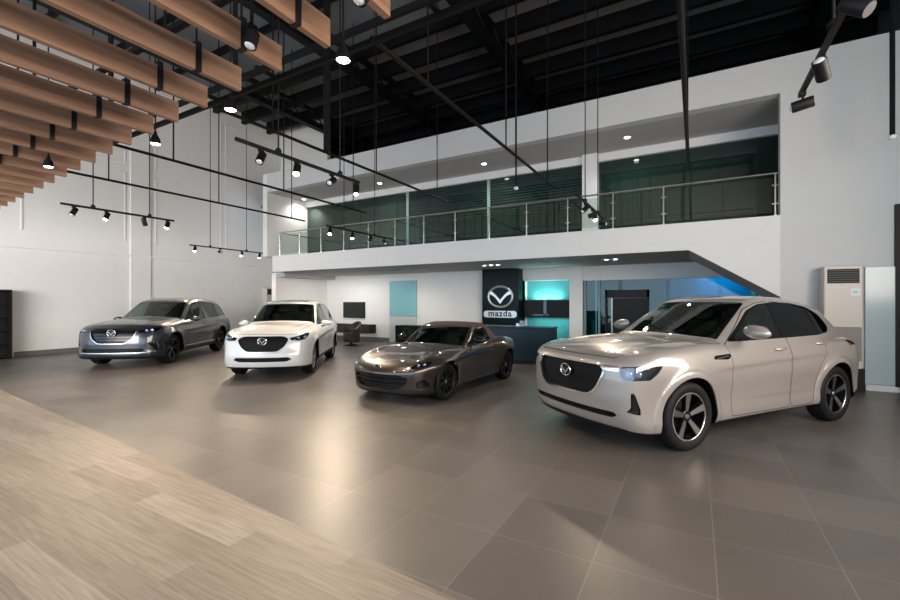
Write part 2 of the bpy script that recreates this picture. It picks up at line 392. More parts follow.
class Skin:
    """closed outer surface of one car, cut into named panels"""
    def __init__(s, f, lo, hi, h):
        ax = [np.arange(lo[i], hi[i], h) for i in range(3)]
        X, Y, Z = np.meshgrid(*ax, indexing='ij')
        s.f = f
        s.V, s.T = surface_nets(f(X, Y, Z), lo, h)
        for _ in range(4): s.snap()
        s.grad()
        s.L = np.zeros(len(s.T), int); s.names = ['shell']
    def _g(s, P):
        e = 0.006; x, y, z = P.T; f = s.f
        return np.stack([f(x+e, y, z)-f(x-e, y, z), f(x, y+e, z)-f(x, y-e, z), f(x, y, z+e)-f(x, y, z-e)], 1)/(2*e)
    def snap(s, i0=0):
        P = s.V[i0:]; g = s._g(P); v = s.f(*P.T)
        st = -g*(v/np.maximum((g*g).sum(1), 1e-3))[:, None]
        n = np.linalg.norm(st, axis=1, keepdims=True)
        s.V[i0:] = P+st*np.minimum(1, 0.02/np.maximum(n, 1e-9))
    def grad(s):
        g = s._g(s.V); s.N = g/np.maximum(np.linalg.norm(g, axis=1, keepdims=True), 1e-9)
    def cut(s, field, name, only=None):
        """faces inside field (<0) that carry one of the names in only get the new name"""
        x, y, z = s.V.T; v = field(x, y, z, s.N)
        v = np.where(np.abs(v) < 2e-4, np.where(v < 0, -2e-4, 2e-4), v)
        neg = v < 0
        t = neg[s.T]; k = t.sum(1)
        mixed = (k > 0) & (k < 3)
        keepT = s.T[~mixed]; keepL = s.L[~mixed]
        M = s.T[mixed]; ML = s.L[mixed]
        newT = []; newL = []; V = [s.V]; base = len(s.V); cache = {}; add = []
        for (a, b, c), l in zip(M.tolist(), ML.tolist()):
            # rotate so a is the odd one out
            na, nb, nc = neg[a], neg[b], neg[c]
            if nb != na and nb != nc: a, b, c = b, c, a
            elif nc != na and nc != nb: a, b, c = c, a, b
            def mid(p, q):
                key = (p, q) if p < q else (q, p)
                i = cache.get(key)
                if i is None:
                    i = base+len(add); cache[key] = i; add.append(key)
                return i
            p = mid(a, b); q = mid(a, c)
            newT += [(a, p, q), (p, b, c), (p, c, q)]; newL += [(l, neg[a]), (l, neg[b]), (l, neg[b])]
        if add:
            A = np.array(add); w = (v[A[:, 0]]/(v[A[:, 0]]-v[A[:, 1]]))[:, None]
            P = s.V[A[:, 0]]*(1-w)+s.V[A[:, 1]]*w
            s.V = np.concatenate([s.V, P]); s.snap(base)
            g = s._g(s.V[base:]); s.N = np.concatenate([s.N, g/np.maximum(np.linalg.norm(g, axis=1, keepdims=True), 1e-9)])
            s.T = np.concatenate([keepT, np.array(newT)])
            ins = np.concatenate([k[~mixed] == 3, np.array([q[1] for q in newL])])
            s.L = np.concatenate([keepL, np.array([q[0] for q in newL])])
        else:
            ins = k == 3
        if name not in s.names: s.names.append(name)
        ni = s.names.index(name)
        sel = ins
        if only is not None: sel = sel & np.isin(s.L, [s.names.index(o) for o in only if o in s.names])
        s.L = np.where(sel, ni, s.L)
    def tidy(s, name):
        """gives splinters of a panel back to the shell"""
        if name not in s.names: return
        ni = s.names.index(name); fi = np.where(s.L == ni)[0]
        if not len(fi): return
        T = s.T[fi]; lab = np.arange(len(s.V))
        while True:
            m = lab[T].min(1); new = lab.copy()
            for k in range(3): np.minimum.at(new, T[:, k], m)
            new = new[new]
            if (new == lab).all(): break
            lab = new
        c = lab[T[:, 0]]; u, n = np.unique(c, return_counts=True)
        small = u[n < .12*n.max()]
        s.L[fi[np.isin(c, small)]] = 0
    def both(s, a, b):
        ia = s.names.index(a); ib = s.names.index(b) if b in s.names else -1
        m = (s.L == ia) | (s.L == ib); T = s.T[m]; k = (s.L[m] == ib).astype(int)
        u, inv = np.unique(T, return_inverse=True)
        return s.V[u], s.N[u], inv.reshape(T.shape), k
    def piece(s, name, side=0, rear=None):
        if name not in s.names: return None
        T = s.T[s.L == s.names.index(name)]
        if side:
            cy = s.V[T][:, :, 1].mean(1); T = T[cy*side > 0]
        if rear is not None:
            cx = s.V[T][:, :, 0].mean(1); T = T[(cx > 2.4) == bool(rear)]
        if not len(T): return None
        u, inv = np.unique(T, return_inverse=True)
        return s.V[u], s.N[u], inv.reshape(T.shape)

def rim_edges(T):
    E = np.concatenate([T[:, [0, 1]], T[:, [1, 2]], T[:, [2, 0]]])
    key = E[:, 0].astype(np.int64)*10000019+E[:, 1]; rev = E[:, 1].astype(np.int64)*10000019+E[:, 0]
    return E[~np.isin(key, rev)]

def panel(name, pc, mat, parent, th=0.012, off=0.0, push=(0, 0, 0), skirt=None):
    """a panel with thickness th, its face offset off along the normal and moved by push; skirt joins its edge to the hole it sits in"""
    if pc is None: return None
    V, N, T = pc
    O = V+N*off+np.array(push); I = O-N*th; n = len(V)
    E = rim_edges(T)
    vs = [O, I]; fs = [T, T[:, ::-1]+n]
    R = np.concatenate([np.stack([E[:, 1], E[:, 0], E[:, 0]+n], 1), np.stack([E[:, 1], E[:, 0]+n, E[:, 1]+n], 1)])
    if skirt:
        vs.append(V-N*0.004); R = np.concatenate([R, np.stack([E[:, 0]+2*n, E[:, 1]+2*n, E[:, 1]], 1), np.stack([E[:, 0]+2*n, E[:, 1], E[:, 0]], 1)])
    P = np.concatenate(vs); F = np.concatenate(fs+[R])
    nf = len(T)
    me = bpy.data.meshes.new(name)
    me.from_pydata(P.tolist(), [], F.tolist())
    me.polygons.foreach_set('use_smooth', [True]*len(F))
    a, b, c = P[R[:, 0]], P[R[:, 1]], P[R[:, 2]]
    rn = np.cross(b-a, c-a); rn /= np.maximum(np.linalg.norm(rn, axis=1, keepdims=True), 1e-12)
    LN = np.concatenate([N[T].reshape(-1, 3), -N[T[:, ::-1]].reshape(-1, 3), np.repeat(rn, 3, 0)])
    if len(me.loops) == len(LN): me.normals_split_custom_set(LN.tolist())
    me.materials.append(mat)
    o = bpy.data.objects.new(name, me); col.objects.link(o); o.parent = parent
    return o

# ------------------------------------------------------------------ one body form from its profile tables
def make_form(c):
    hw, L = c['hw'], c['L']
    zc = table(c['hood'], c.get('hood_s', .06)); zs = table(c['shoulder'], .08); wd = table(c['width'], .12)
    xF = table(c['front'], .035); xR = table(c['rear'], .04); tz = table(c['side'], .04)
    roof = table(c['roof'], c.get('roof_s', .05)); gw = table(c['gwidth'], .12)
    zb = c['belt']; tg = c['tumble']; R = c['R']; wx = c['wheels']; fb, rb = c['fbow'], c['rbow']
    Ra = c['Ra']; fl = c.get('flare', .03); zbot = table(c['bottom'], .05)
    tpow = c.get('tpow', 2.4); crease = c.get('crease', .010)
    def f(x, y, z):
        ay = np.abs(y); q = np.clip(ay/hw, 0, 1.15)
        w = wd(x)-tz(z)
        for cx in wx:
            r = np.hypot(x-cx, z-R)
            w = w+(fl*np.exp(-((r-Ra)/.085)**2)+c.get('lip', 0)*(.5-.5*np.tanh((r-Ra-.075)/.012)))*np.clip((z-.15)/.2, 0, 1)+c.get('haunch', .012)*np.exp(-((x-cx)/.42)**2-((z-c['hz'])/.16)**2)
        w = w+crease*np.tanh((z-(c['cz0']+c['cz1']*x))/.02)*np.exp(-((z-(c['cz0']+c['cz1']*x))/.12)**2)*np.clip((x-c['cx0'])/.4, 0, 1)*np.clip((c['cx1']-x)/.4, 0, 1)
        f1 = (ay-w)
        nose = np.exp(-(ay/c.get('nosew', .45))**2)*c.get('nose', 0)
        f2 = xF(z)+fb*q**2+(c.get('fcorn', .16))*q**6-nose-x
        f3 = x-(xR(z)-rb*q**2-.12*q**6)
        top = zs(x)+(zc(x)-zs(x))*(1-q**tpow)
        if c.get('fender', 0):
            for cx, am in zip(wx, c['fender']):
                top = top+am*np.exp(-((x-cx)/.5)**2)*np.exp(-((ay-(hw-.2))/.13)**2)
        if c.get('hoodcrease', 0):
            yc = c['hcy']+.12*(x/1.4)
            top = top+c['hoodcrease']*(np.tanh((ay-yc)/.035)*.5+.5)*np.clip((x-.15)/.35, 0, 1)*np.clip((c['cowl']+.2-x)/.3, 0, 1)
        f4 = (z-top)*.93
        f5 = zbot(x)-z
        a = smax(f2, f1, c.get('kfs', .16)); a = smax(a, f3, .16)
        a = smax(a, f4, c.get('kt', .09)); a = smax(a, f5, .06)
        # cabin
        m = np.clip((x-c['gmid']+.6)/1.2, 0, 1)
        xx = x-c['gbow']*ay**2*(1-m)+c['grbow']*ay**2*m
        rz = roof(xx); rz2 = roof(xx+.01)
        sl = np.sqrt(1+np.clip((rz2-rz)/.01, -3, 3)**2)
        g4 = (z-(rz-c['crown']*(ay/hw)**2.2))/sl
        g1 = (ay-(gw(x)-tg*.04*np.logaddexp(0, (z-zb)/.04)))/math.sqrt(1+tg*tg)
        g = smax(g1, g4, c.get('kr', .10)); g = np.maximum(np.maximum(smax(g, .5-z, .02), c['roof'][0][0]-x), x-c['roof'][-1][0])
        return smin(a, g, c.get('kb', .035))
    return f

# ------------------------------------------------------------------ shared car materials
M = {}
M['tyre'] = mat('tyre_rubber', (.008, .008, .009), .65, spec=.2)
M['rim_dark'] = mat('gloss_black_alloy', (.012, .012, .014), .25, .6)
M['rim_cut'] = mat('machined_alloy', (.62, .60, .58), .25, 1)
M['rim_gun'] = mat('gunmetal_alloy', (.06, .06, .065), .3, .9)
M['rim_silver'] = mat('silver_alloy', (.45, .45, .46), .28, 1)
M['chrome'] = mat('chrome', (.8, .8, .8), .12, 1)
M['satin'] = mat('satin_chrome', (.40, .40, .41), .35, 1)
M['black'] = mat('black_trim', (.006, .006, .007), .4, spec=.3)
M['gloss_black'] = mat('piano_black', (.004, .004, .005), .15, 0, 0, spec=.3)
M['inside'] = mat('cabin_lining', (.018, .017, .017), .7)
M['leather'] = mat('seat_leather', (.045, .038, .034), .5)
M['well'] = mat('wheel_well_lining', (.003, .003, .003), .9, spec=.05)
M['seam'] = mat('panel_gap', (.004, .004, .004), .9)
M['lens'] = glass('clear_lens', (.75, .8, .85), .9)
M['bucket'] = mat('lamp_bucket', (.03, .035, .04), .2, .8)
M['led'] = mat('lamp_reflector', (.7, .75, .8), .15, 1)
M['screen'] = glass('windscreen_glass', (.62, .70, .66), .9)
M['tint'] = glass('privacy_glass', (.10, .10, .10), .95)
M['mesh'] = mat('grille_mesh', (.012, .012, .013), .5, 0, spec=.08)
def _mesh_grille():
    m = M['mesh']; b = m.node_tree.nodes['Principled BSDF']
    tc = nd(m, 'ShaderNodeTexCoord'); mp = nd(m, 'ShaderNodeMapping'); mp.inputs['Rotation'].default_value = (0, math.radians(90), 0)
    br = nd(m, 'ShaderNodeTexBrick', i_Scale=9.0); br.inputs['Color1'].default_value = (.002, .002, .002, 1); br.inputs['Color2'].default_value = (.006, .006, .006, 1)
    br.inputs['Mortar'].default_value = (.022, .022, .024, 1); br.inputs['Mortar Size'].default_value = .022
    br.inputs['Brick Width'].default_value = .5; br.inputs['Row Height'].default_value = .26
    sp = nd(m, 'ShaderNodeSeparateXYZ'); cb = nd(m, 'ShaderNodeCombineXYZ')
    lk(m, tc.outputs['Object'], sp.inputs[0]); lk(m, sp.outputs['Y'], cb.inputs['X']); lk(m, sp.outputs['Z'], cb.inputs['Y'])
    lk(m, cb.outputs[0], br.inputs['Vector']); lk(m, br.outputs['Color'], b.inputs['Base Color'])
_mesh_grille()

def emblem(name, w, mtl, parent, M4, back=None):
    """oval ring with the spread wing inside, w wide, standing in the local xy plane and facing +z"""
    b = MB(); a = w/2; h = a*.80; n = 40
    b.tube([M4 @ Vector((a*.93*math.cos(t), h*.93*math.sin(t), 0)) for t in [2*math.pi*i/n for i in range(n)]], w*.042, 8, closed=True)
    for sg in (-1, 1):
        up = [(-.86, .40), (-.62, .36), (-.38, .16), (-.16, -.08), (0, -.26)]
        lo = [(0, -.52), (-.22, -.24), (-.44, -.0), (-.68, .15), (-.93, .18)]
        poly = [(sg*x*a, y*a) for x, y in up+lo]
        b.prism(poly, -w*.03, w*.035, M4)
    o = b.build(name, mtl, parent)
    if back:
        d = MB(); d.prism([(a*.93*math.cos(2*math.pi*i/n), h*.93*math.sin(2*math.pi*i/n)) for i in range(n)], -w*.06, -w*.028, M4)
        d.build('emblem_backing', back, o)
    return o

def make_wheel(c, parent, x, side, hw):
    """axis along y; side -1/+1"""
    R = c['R']; tw = c.get('tw', .235)/2; rr = c['rim']; st = c['style']
    yo = side*(hw-c.get('wheel_in', .05)-tw)
    root = bpy.data.objects.new('wheel', None); col.objects.link(root); root.parent = parent; root.location = (x, yo, R)
    if side > 0: root.rotation_euler = (0, 0, math.pi)
    Rm = RX(math.radians(90))     # lathe z -> -y (outboard for side -1)
    t = MB(); s = R-rr
    t.lathe([(rr, tw*.80), (rr+s*.25, tw*.98), (rr+s*.55, tw*1.03), (rr+s*.82, tw*.93), (R-.008, tw*.80), (R, tw*.62), (R, .012), (R-.008, .009), (R-.008, -.009), (R, -.012), (R, -tw*.62), (R-.008, -tw*.8), (rr+s*.5, -tw*1.02), (rr, -tw*.8)], 56, Rm, closed=True)
    t.build('tyre', M['tyre'], root, 40)
    b = MB()
    b.lathe([(rr+.004, tw*.86), (rr-.010, tw*.88), (rr-.020, tw*.80), (rr-.026, tw*.2), (rr-.03, -tw*.8), (rr-.002, -tw*.8), (rr-.002, tw*.7)], 56, Rm, closed=True)
    b.build('rim', M[st['rim']], root, 40)
    d = MB(); d.lathe([(0.001, -.02), (rr*.78, -.02), (rr*.78, -.05), (.001, -.05)], 40, Rm); d.build('brake_disc', M['rim_gun'], root, 40)
    ns = st['n']; sp = MB(); edge = MB()
    for k in range(ns):
        a0 = 2*math.pi*k/ns+st.get('rot', .3)
        prs = [0] if not st.get('split') else [-st['split'], st['split']]
        for da in prs:
            a = a0+da; ca, sa = math.cos(a), math.sin(a)
            w0, w1 = st['w0'], st['w1']; z0, z1 = tw*.62, tw*.86
            def P(r, w, z): return (r*ca-w*sa, r*sa+w*ca, z)
            r0, r1 = .045, rr-.012
            sk = st.get('skew', 0)
            vs = [P(r0, -w0, z0), P(r0, w0, z0), P(r1, w1+sk, z1), P(r1, -w1+sk, z1)]
            vb = [P(r0, -w0*1.1, z0-.04), P(r0, w0*1.1, z0-.04), P(r1, w1*1.15+sk, z1-.045), P(r1, -w1*1.15+sk, z1-.045)]
            sp.add([Rm @ Vector(v) for v in vs+vb], [(0, 3, 2, 1)[::-1], (4, 7, 6, 5), (0, 1, 5, 4), (1, 2, 6, 5), (2, 3, 7, 6), (3, 0, 4, 7)])
            if st.get('cut'):
                e = .72
                vs = [P(r0+.01, -w0*e, z0+.0015), P(r0+.01, w0*e, z0+.0015), P(r1-.004, w1*e+sk, z1+.0015), P(r1-.004, -w1*e+sk, z1+.0015)]
                vb = [(x_, y_, z_-.004) for x_, y_, z_ in vs]
                edge.add([Rm @ Vector(v) for v in vs+vb], [(0, 1, 2, 3), (4, 7, 6, 5), (0, 1, 5, 4), (1, 2, 6, 5), (2, 3, 7, 6), (3, 0, 4, 7)])
    sp.lathe([(.001, tw*.66), (.055, tw*.66), (.07, tw*.58), (.07, tw*.2), (.001, tw*.2)], 24, Rm)
    spo = sp.build('spokes', M[st['spoke']], root, 30)
    if st.get('cut'):
        edge.build('machined_spoke_faces', M[st['cut']], root, 30)
        e2 = MB(); e2.lathe([(rr+.002, tw*.885), (rr-.010, tw*.90), (rr-.014, tw*.87), (rr-.002, tw*.86)], 56, Rm, closed=True); e2.build('machined_rim_edge', M[st['cut']], root, 40)
    h = MB(); h.lathe([(.001, tw*.70), (.026, tw*.70), (.03, tw*.66), (.03, tw*.6), (.001, tw*.6)], 20, Rm); h.build('hub_cap', M['satin'], root, 40)
    return root

def rounded(poly, r, n=4):
    out = []; m = len(poly)
    for i in range(m):
        p = np.array(poly[i], float); a = np.array(poly[i-1], float); b = np.array(poly[(i+1) % m], float)
        da = (a-p); db = (b-p); la = np.linalg.norm(da); lb = np.linalg.norm(db)
        ra = min(r, la*.45); rb = min(r, lb*.45); A = p+da/la*ra; B = p+db/lb*rb
        for k in range(n+1):
            t = k/n; out.append(tuple(A*(1-t)**2+2*p*t*(1-t)+B*t*t))
    return out

def make_car(c, loc, rz, label, cat='car', mirror_over=None):
    hw, L, R = c['hw'], c['L'], c['R']
    f = make_form(c)
    S = Skin(f, (-.12, -hw-.12, .05), (L+.12, hw+.12, c['H']+.12), c['h'])
    root = thing(c['name'], (0, 0, 0), 0, label, cat)
    P_ = c['paint']
    # ---- everything below the cut line, wheel openings
    S.cut(lambda x, y, z, n: np.maximum(n[:, 2]+.55, z-.45), 'underbody')
    for cx in c['wheels']:
        S.cut(lambda x, y, z, n: np.maximum(np.maximum(np.hypot(x-cx, z-R)-c['Ra'], .56-np.abs(y)), z-(R+c['Ra']+.02)), 'hole')
    # ---- cabin glass
    ws = c['wscreen']    # x at bottom, x at top, half width bottom, top
    def wsf(x, y, z, n):
        xx = x-c['gbow']*y*y; ay = np.abs(y)
        w = np.interp(xx, [ws[0], ws[1]], [ws[2], ws[3]])
        g = np.maximum(np.maximum(ws[0]-xx, xx-ws[1])*.6, ay-w)
        return np.maximum(g, np.maximum(.12-n[:, 2], c['wsz']-z)*.3)
    wr = c['wrear']
    def wrf(x, y, z, n):
        xx = x+c['grbow']*y*y; ay = np.abs(y)
        w = np.interp(xx, [wr[0], wr[1]], [wr[2], wr[3]])
        return np.maximum(np.maximum(np.maximum(wr[0]-xx, xx-wr[1])*.7, ay-w), wr[4]-z)
    side = lambda poly, r=.03: (lambda pl: lambda x, y, z, n: np.maximum(poly_sdf(pl, x, z), np.maximum((.25-np.abs(n[:, 1]))*.6, .4-np.abs(y))))(rounded(poly, r))
    def frame(fn, w, name): S.cut(lambda x, y, z, n: fn(x, y, z, n)-w, name, ['shell'])
    trims = []
    S.cut(lambda x, y, z, n: wsf(x, y, z, n)-.0, 'windshield', ['shell'])
    if c.get('rear_glass', True): S.cut(wrf, 'rear_window', ['shell'])
    wins = [('front_window', side(c['win'][0]))]
    if len(c['win']) > 1: wins.append(('rear_window_side', side(c['win'][1])))
    if len(c['win']) > 2: wins.append(('quarter_window', side(c['win'][2])))
    for nme, fn in wins: S.cut(fn, nme, ['shell'])
    dlo = side(c['dlo'], .05)
    S.cut(dlo, 'window_trim', ['shell'])
    if c.get('dlo_chrome'): S.cut(lambda x, y, z, n: np.maximum(dlo(x, y, z, n)-.016, z-(c['belt']+.10+.0*x)), 'beltline_trim', ['shell'])
    # ---- front end
    fr = lambda poly, r=.02, k=0.0, xm=.9: (lambda pl: lambda x, y, z, n: np.maximum(poly_sdf(pl, np.abs(y)+k*x, z), x-xm))(rounded(poly, r))
    G = fr(c['grille'], .05)
    S.cut(G, 'grille', ['shell'])
    if c.get('wing'):
        wv = c['wing']
        S.cut(lambda x, y, z, n: np.maximum(G(x, y, z, n)-wv[0], z-wv[1]), 'grille_surround', ['shell'])
    H = fr(c['lamp'], .015, .9)
    S.cut(H, 'headlight', ['shell'])
    if c.get('lamp_wing'):
        lw = fr(c['lamp_wing'], .008, .9); S.cut(lw, 'headlight_wing', ['shell'])
    if c.get('intake'):
        I = fr(c['intake'], .02); S.cut(I, 'lower_intake', ['shell'])
    if c.get('vent'):
        I2 = fr(c['vent'], .015, .9); S.cut(I2, 'corner_vent', ['shell'])
    for nme, pl in c.get('front_trim', []):
        S.cut(fr(pl, .006, .9), nme, ['shell'])
    if c.get('skid'):
        z0, z1 = c['skid']; S.cut(lambda x, y, z, n: np.maximum(np.maximum(z-z1, z0-z), x-.5), 'skid_plate', ['shell'])
    if c.get('clad'):    # dark lower edge
        zc_ = table(c['clad'], .02); S.cut(lambda x, y, z, n: z-zc_(x), 'sill_cladding', ['shell'])
    if c.get('arch_clad'):
        for cx in c['wheels']:
            S.cut(lambda x, y, z, n: np.maximum(np.hypot(x-cx, z-R)-c['Ra']-c['arch_clad'], .5-np.abs(y)), 'arch_cladding', ['shell'])
    if c.get('sill_trim'):
        S.cut(side(c['sill_trim'], .005), 'sill_trim', ['shell', 'sill_cladding'])
    if c.get('tail'):
        S.cut((lambda pl: lambda x, y, z, n: np.maximum(poly_sdf(pl, np.abs(y)-1.0*x, z), (L-.9)-x))(rounded(c['tail'], .01)), 'tail_light', ['shell'])
    if c.get('softtop'):
        S.cut(lambda x, y, z, n: np.maximum(c['softtop'](x)-z, ws[1]+.05-x+c['gbow']*y*y), 'soft_top', ['shell'])
    if c.get('sunroof'):
        sr = c['sunroof']; S.cut(lambda x, y, z, n: np.maximum(np.maximum(np.abs(x-sr[0])-sr[1], np.abs(y)-sr[2]), 1.3-z), 'sunroof', ['shell'])
    # ---- shut panels
    hd = c['bonnet']
    def hood(x, y, z, n):
        ay = np.abs(y)
        lead = hd['x0']+hd['bow']*ay**2.2
        return np.maximum(np.maximum(np.maximum(lead-x, x-(hd['x1']+c['gbow']*ay*ay))*.8, ay-np.interp(x, hd['xs'], hd['ys'])), hd.get('z', .6)-z)
    drs = [('hood', hood)]+[(n_, side(p, .06)) for n_, p in c['doors']]
    for nme, fn in drs:
        S.cut(lambda x, y, z, n: fn(x, y, z, n)-.0035, 'panel_gap', ['shell'])
        S.cut(lambda x, y, z, n: fn(x, y, z, n)+.0035, nme, ['panel_gap'])
    if c.get('hatch'):
        S.cut(lambda x, y, z, n: np.abs(fn2(x, y, z, n))-.004, 'panel_gap', ['shell']) if False else None
    for nme in ('front_door', 'rear_door', 'hood', 'front_window', 'rear_window_side', 'quarter_window', 'windshield', 'headlight', 'tail_light', 'window_trim'): S.tidy(nme)
    pn = lambda nme, m, par=root, s=0, obn=None, **k: panel(obn or nme, S.piece(nme, s), m, par, **k)
    vb, nb, tb, kb_ = S.both('shell', 'panel_gap')
    bo = panel('body', (vb, nb, tb), P_, root); bo.data.materials.append(M['seam'])
    mi = np.zeros(len(bo.data.polygons), int); mi[:len(tb)] = kb_; bo.data.polygons.foreach_set('material_index', mi.tolist())
    pn('hood', P_); pn('underbody', M['black'])
    # cabin shut lines and panels, per side
    for s in (-1, 1):
        fd = pn('front_door', P_, s=s); rd = pn('rear_door', P_, s=s) if len(c['doors']) > 1 else None
        pn('front_window', M['screen'], fd or root, s, 'side_window', th=.005, off=-.002)
        pn('rear_window_side', M['tint'], rd or root, s, 'side_window', th=.005, off=-.002)
        pn('quarter_window', M['tint'], root, s, 'quarter_window', th=.005, off=-.002)
        for nme, m_ in (('window_trim', M['gloss_black']), ('beltline_trim', M['satin']), ('tail_light', M.get('tail', M['gloss_black'])), ('sill_trim', M['satin'])):
            pn(nme, m_, s=s, off=.001)
        # headlight: bucket, lens, lamps
        pc = S.piece('headlight', s)
        hl = panel('headlight', pc, M['bucket'], root, th=.006, push=(.05, -s*.035, 0), skirt=True)
        panel('headlamp_lens', pc, M['lens'], hl, th=.004)
        V = pc[0]
        for (qy, zz, r) in c['bulbs']:
            q = np.abs(V[:, 1])+.9*V[:, 0]; i = np.argmin((q-qy)**2+(V[:, 2]-zz)**2)
            p = Vector(V[i]); nn = Vector((-.93, s*.35, 0)).normalized()
            Mx = T3(*(p-nn*.028)) @ nn.to_track_quat('Z', 'Y').to_matrix().to_4x4()
            b = MB(); b.lathe([(r, .012), (r*.82, .016), (r*.8, -.01), (r*.5, -.018), (r*.45, .0), (r*.3, .010), (.001, .014)], 20, Mx); b.build('lamp_projector', M['led'], hl, 40)
        if c.get('lamp_wing'): pn('headlight_wing', M['led'] if c.get('wing_led') else M['satin'], s=s, off=.003)
        if c.get('vent'): panel('corner_vent', S.piece('corner_vent', s), M['gloss_black'], root, push=(.03, -s*.02, 0), skirt=True)
        for nme, pl in c.get('front_trim', []): pn(nme, M['satin'], s=s, off=.004)
        # mirror
        mx, mz, my, ms = c['mirror']
        b = MB()
        n1, n2 = 14, 20; vs = []; fs = []
        for i in range(n1+1):
            th = math.pi*i/n1
            for k in range(n2):
                ph = 2*math.pi*k/n2
                u = math.cos(th); rr_ = math.sin(th)
                X = rr_*math.cos(ph); Z = rr_*math.sin(ph)*.82
                X = X*(.085 if X < 0 else .045); Z = Z*.082*(1-.16*u)
                vs.append((mx+X*ms, s*(my+.115*ms+u*.125*ms), mz+(Z+.012*(-u))*ms))
        for i in range(n1):
            for k in range(n2):
                l = (k+1) % n2; q = (i*n2+k, i*n2+l, (i+1)*n2+l, (i+1)*n2+k); fs.append(q if s > 0 else q[::-1])
        b.add(vs, fs); mo = b.build('side_mirror', c.get('mirror_mat', P_), root, 60)
        b = MB(); b.tube([(mx+.01, s*(my-.05), mz-.085*ms), (mx+.005, s*(my+.03), mz-.08*ms), (mx, s*(my+.09), mz-.05*ms)], [.035, .028, .03], 10, sy=.5); b.build('mirror_arm', M['black'], mo)
        b = MB(); b.prism([(.10*ms*math.cos(t)*(.9), .062*ms*math.sin(t)) for t in np.linspace(0, 2*math.pi, 24, endpoint=False)], 0, .004, T3(mx+.042*ms, s*(my+.115*ms), mz) @ RZ(math.pi/2) @ RX(math.pi/2)); b.build('mirror_glass', M['chrome'], mo)
        # handles
        for hx, hz in c['handles']:
            side_y = c['_y'](S, hx, hz)
            b = MB(); b.tube([(hx-.11, s*(side_y-.004), hz), (hx-.08, s*(side_y+.022), hz+.002), (hx, s*(side_y+.032), hz+.004), (hx+.08, s*(side_y+.022), hz+.006), (hx+.11, s*(side_y-.004), hz+.006)], [.012, .014, .015, .014, .012], 8)
            b.build('door_handle', P_, fd if hx < c['doors'][0][1][1][0]+.9 and (rd is None or hx == c['handles'][0][0]) else (rd or root))
        if c.get('side_badge'):
            bx, bz = c['side_badge']; y_ = c['_y'](S, bx, bz)
            b = MB(); b.prism(rounded([(bx-.15, bz-.022), (bx-.12, bz+.03), (bx+.13, bz+.042), (bx+.155, bz+.016), (bx+.10, bz-.028)], .012), -.006, .008, T3(0, s*(y_), 0) @ RX(math.pi/2))
            o_ = b.build('fender_garnish', M['gloss_black'], root)
            b = MB(); b.tube([(bx-.10, s*(y_+.010), bz+.0), (bx-.02, s*(y_+.011), bz+.004), (bx+.10, s*(y_+.010), bz+.02)], [.005, .007, .004], 6); b.build('chrome_bar', M['chrome'], o_)
        # wheel wells
        for cx in c['wheels']:
            b = MB(); n_ = 30; Ra = c['Ra']; y0, y1 = s*.57, s*(hw-.035)
            vs = []; fs = []
            for i in range(n_+1):
                a = -.12+(math.pi+.24)*i/n_; X, Z = cx+Ra*math.cos(a), R+Ra*math.sin(a)
                vs += [(X, y0, Z), (X, y1, Z), (cx+(Ra+.01)*math.cos(a), y1, R+(Ra+.01)*math.sin(a)), (cx+(Ra+.01)*math.cos(a), y0, R+(Ra+.01)*math.sin(a))]
            for i in range(n_):
                for k in range(4):
                    l = (k+1) % 4; q = (i*4+k, i*4+l, i*4+4+l, i*4+4+k); fs.append(q if s > 0 else q[::-1])
            fs += [(0, 1, 2, 3), (n_*4+3, n_*4+2, n_*4+1, n_*4)]
            b.add(vs, fs); b.prism([(cx+Ra*math.cos(a), R+Ra*math.sin(a)) for a in np.linspace(-.12, math.pi+.12, 20)], -.012, .012, T3(0, y0, 0) @ RX(math.pi/2))
            b.build('wheel_arch_liner', M['well'], root, 30)
    for x_ in c['wheels']:
        for s in (-1, 1): make_wheel(c, root, x_, s, c['_wy'](S, x_))
    # centre pieces
    if c.get('arch_clad'):
        for s in (-1, 1):
            for rear in (0, 1): panel('arch_cladding', S.piece('arch_cladding', s, rear), M['black'], root)
    pn('windshield', M['screen'], th=.006, off=-.002)
    pn('rear_window', M['tint'], th=.006, off=-.002)
    pn('sill_cladding', c.get('clad_mat', M['black']));  pn('skid_plate', c.get('skid_mat', M['satin']), off=.002)
    pn('soft_top', c.get('soft_mat', M['black'])); pn('sunroof', M['gloss_black'])
    gp = S.piece('grille')
    gr = panel('grille', gp, c.get('grille_mat', M['mesh']), root, push=(.035, 0, 0), skirt=True)
    for z_ in c.get('grille_bars', []):
        # a slat that follows the bow of the nose
        V = gp[0]; ymax = np.abs(V[np.abs(V[:, 2]-z_) < .02, 1]).max()-.015; pts = []
        for yy in np.linspace(-ymax, ymax, 17):
            i = np.argmin((V[:, 1]-yy)**2+(V[:, 2]-z_)**2); pts.append((0, 0, 0))
            x0 = np.interp(yy, *c['_x'](V, z_)); pts[-1] = (x0+.014, yy, z_)
        b = MB(); b.tube(pts, .009, 8, sy=.8); b.build('grille_slat', c.get('bar_mat', M['satin']), gr)
    pn('grille_surround', c.get('wing_mat', M['chrome']), off=.008, th=.02)
    if c.get('intake'): panel('lower_intake', S.piece('lower_intake'), M['mesh'], root, push=(.04, 0, 0), skirt=True)
    V = S.piece('shell')[0] if c.get('emblem_on') == 'shell' else gp[0]
    ez = c['emblem'][0]; i = np.argmin(V[:, 1]**2+(V[:, 2]-ez)**2+V[:, 0]*.02); p = V[i]; ti = c['emblem'][2]
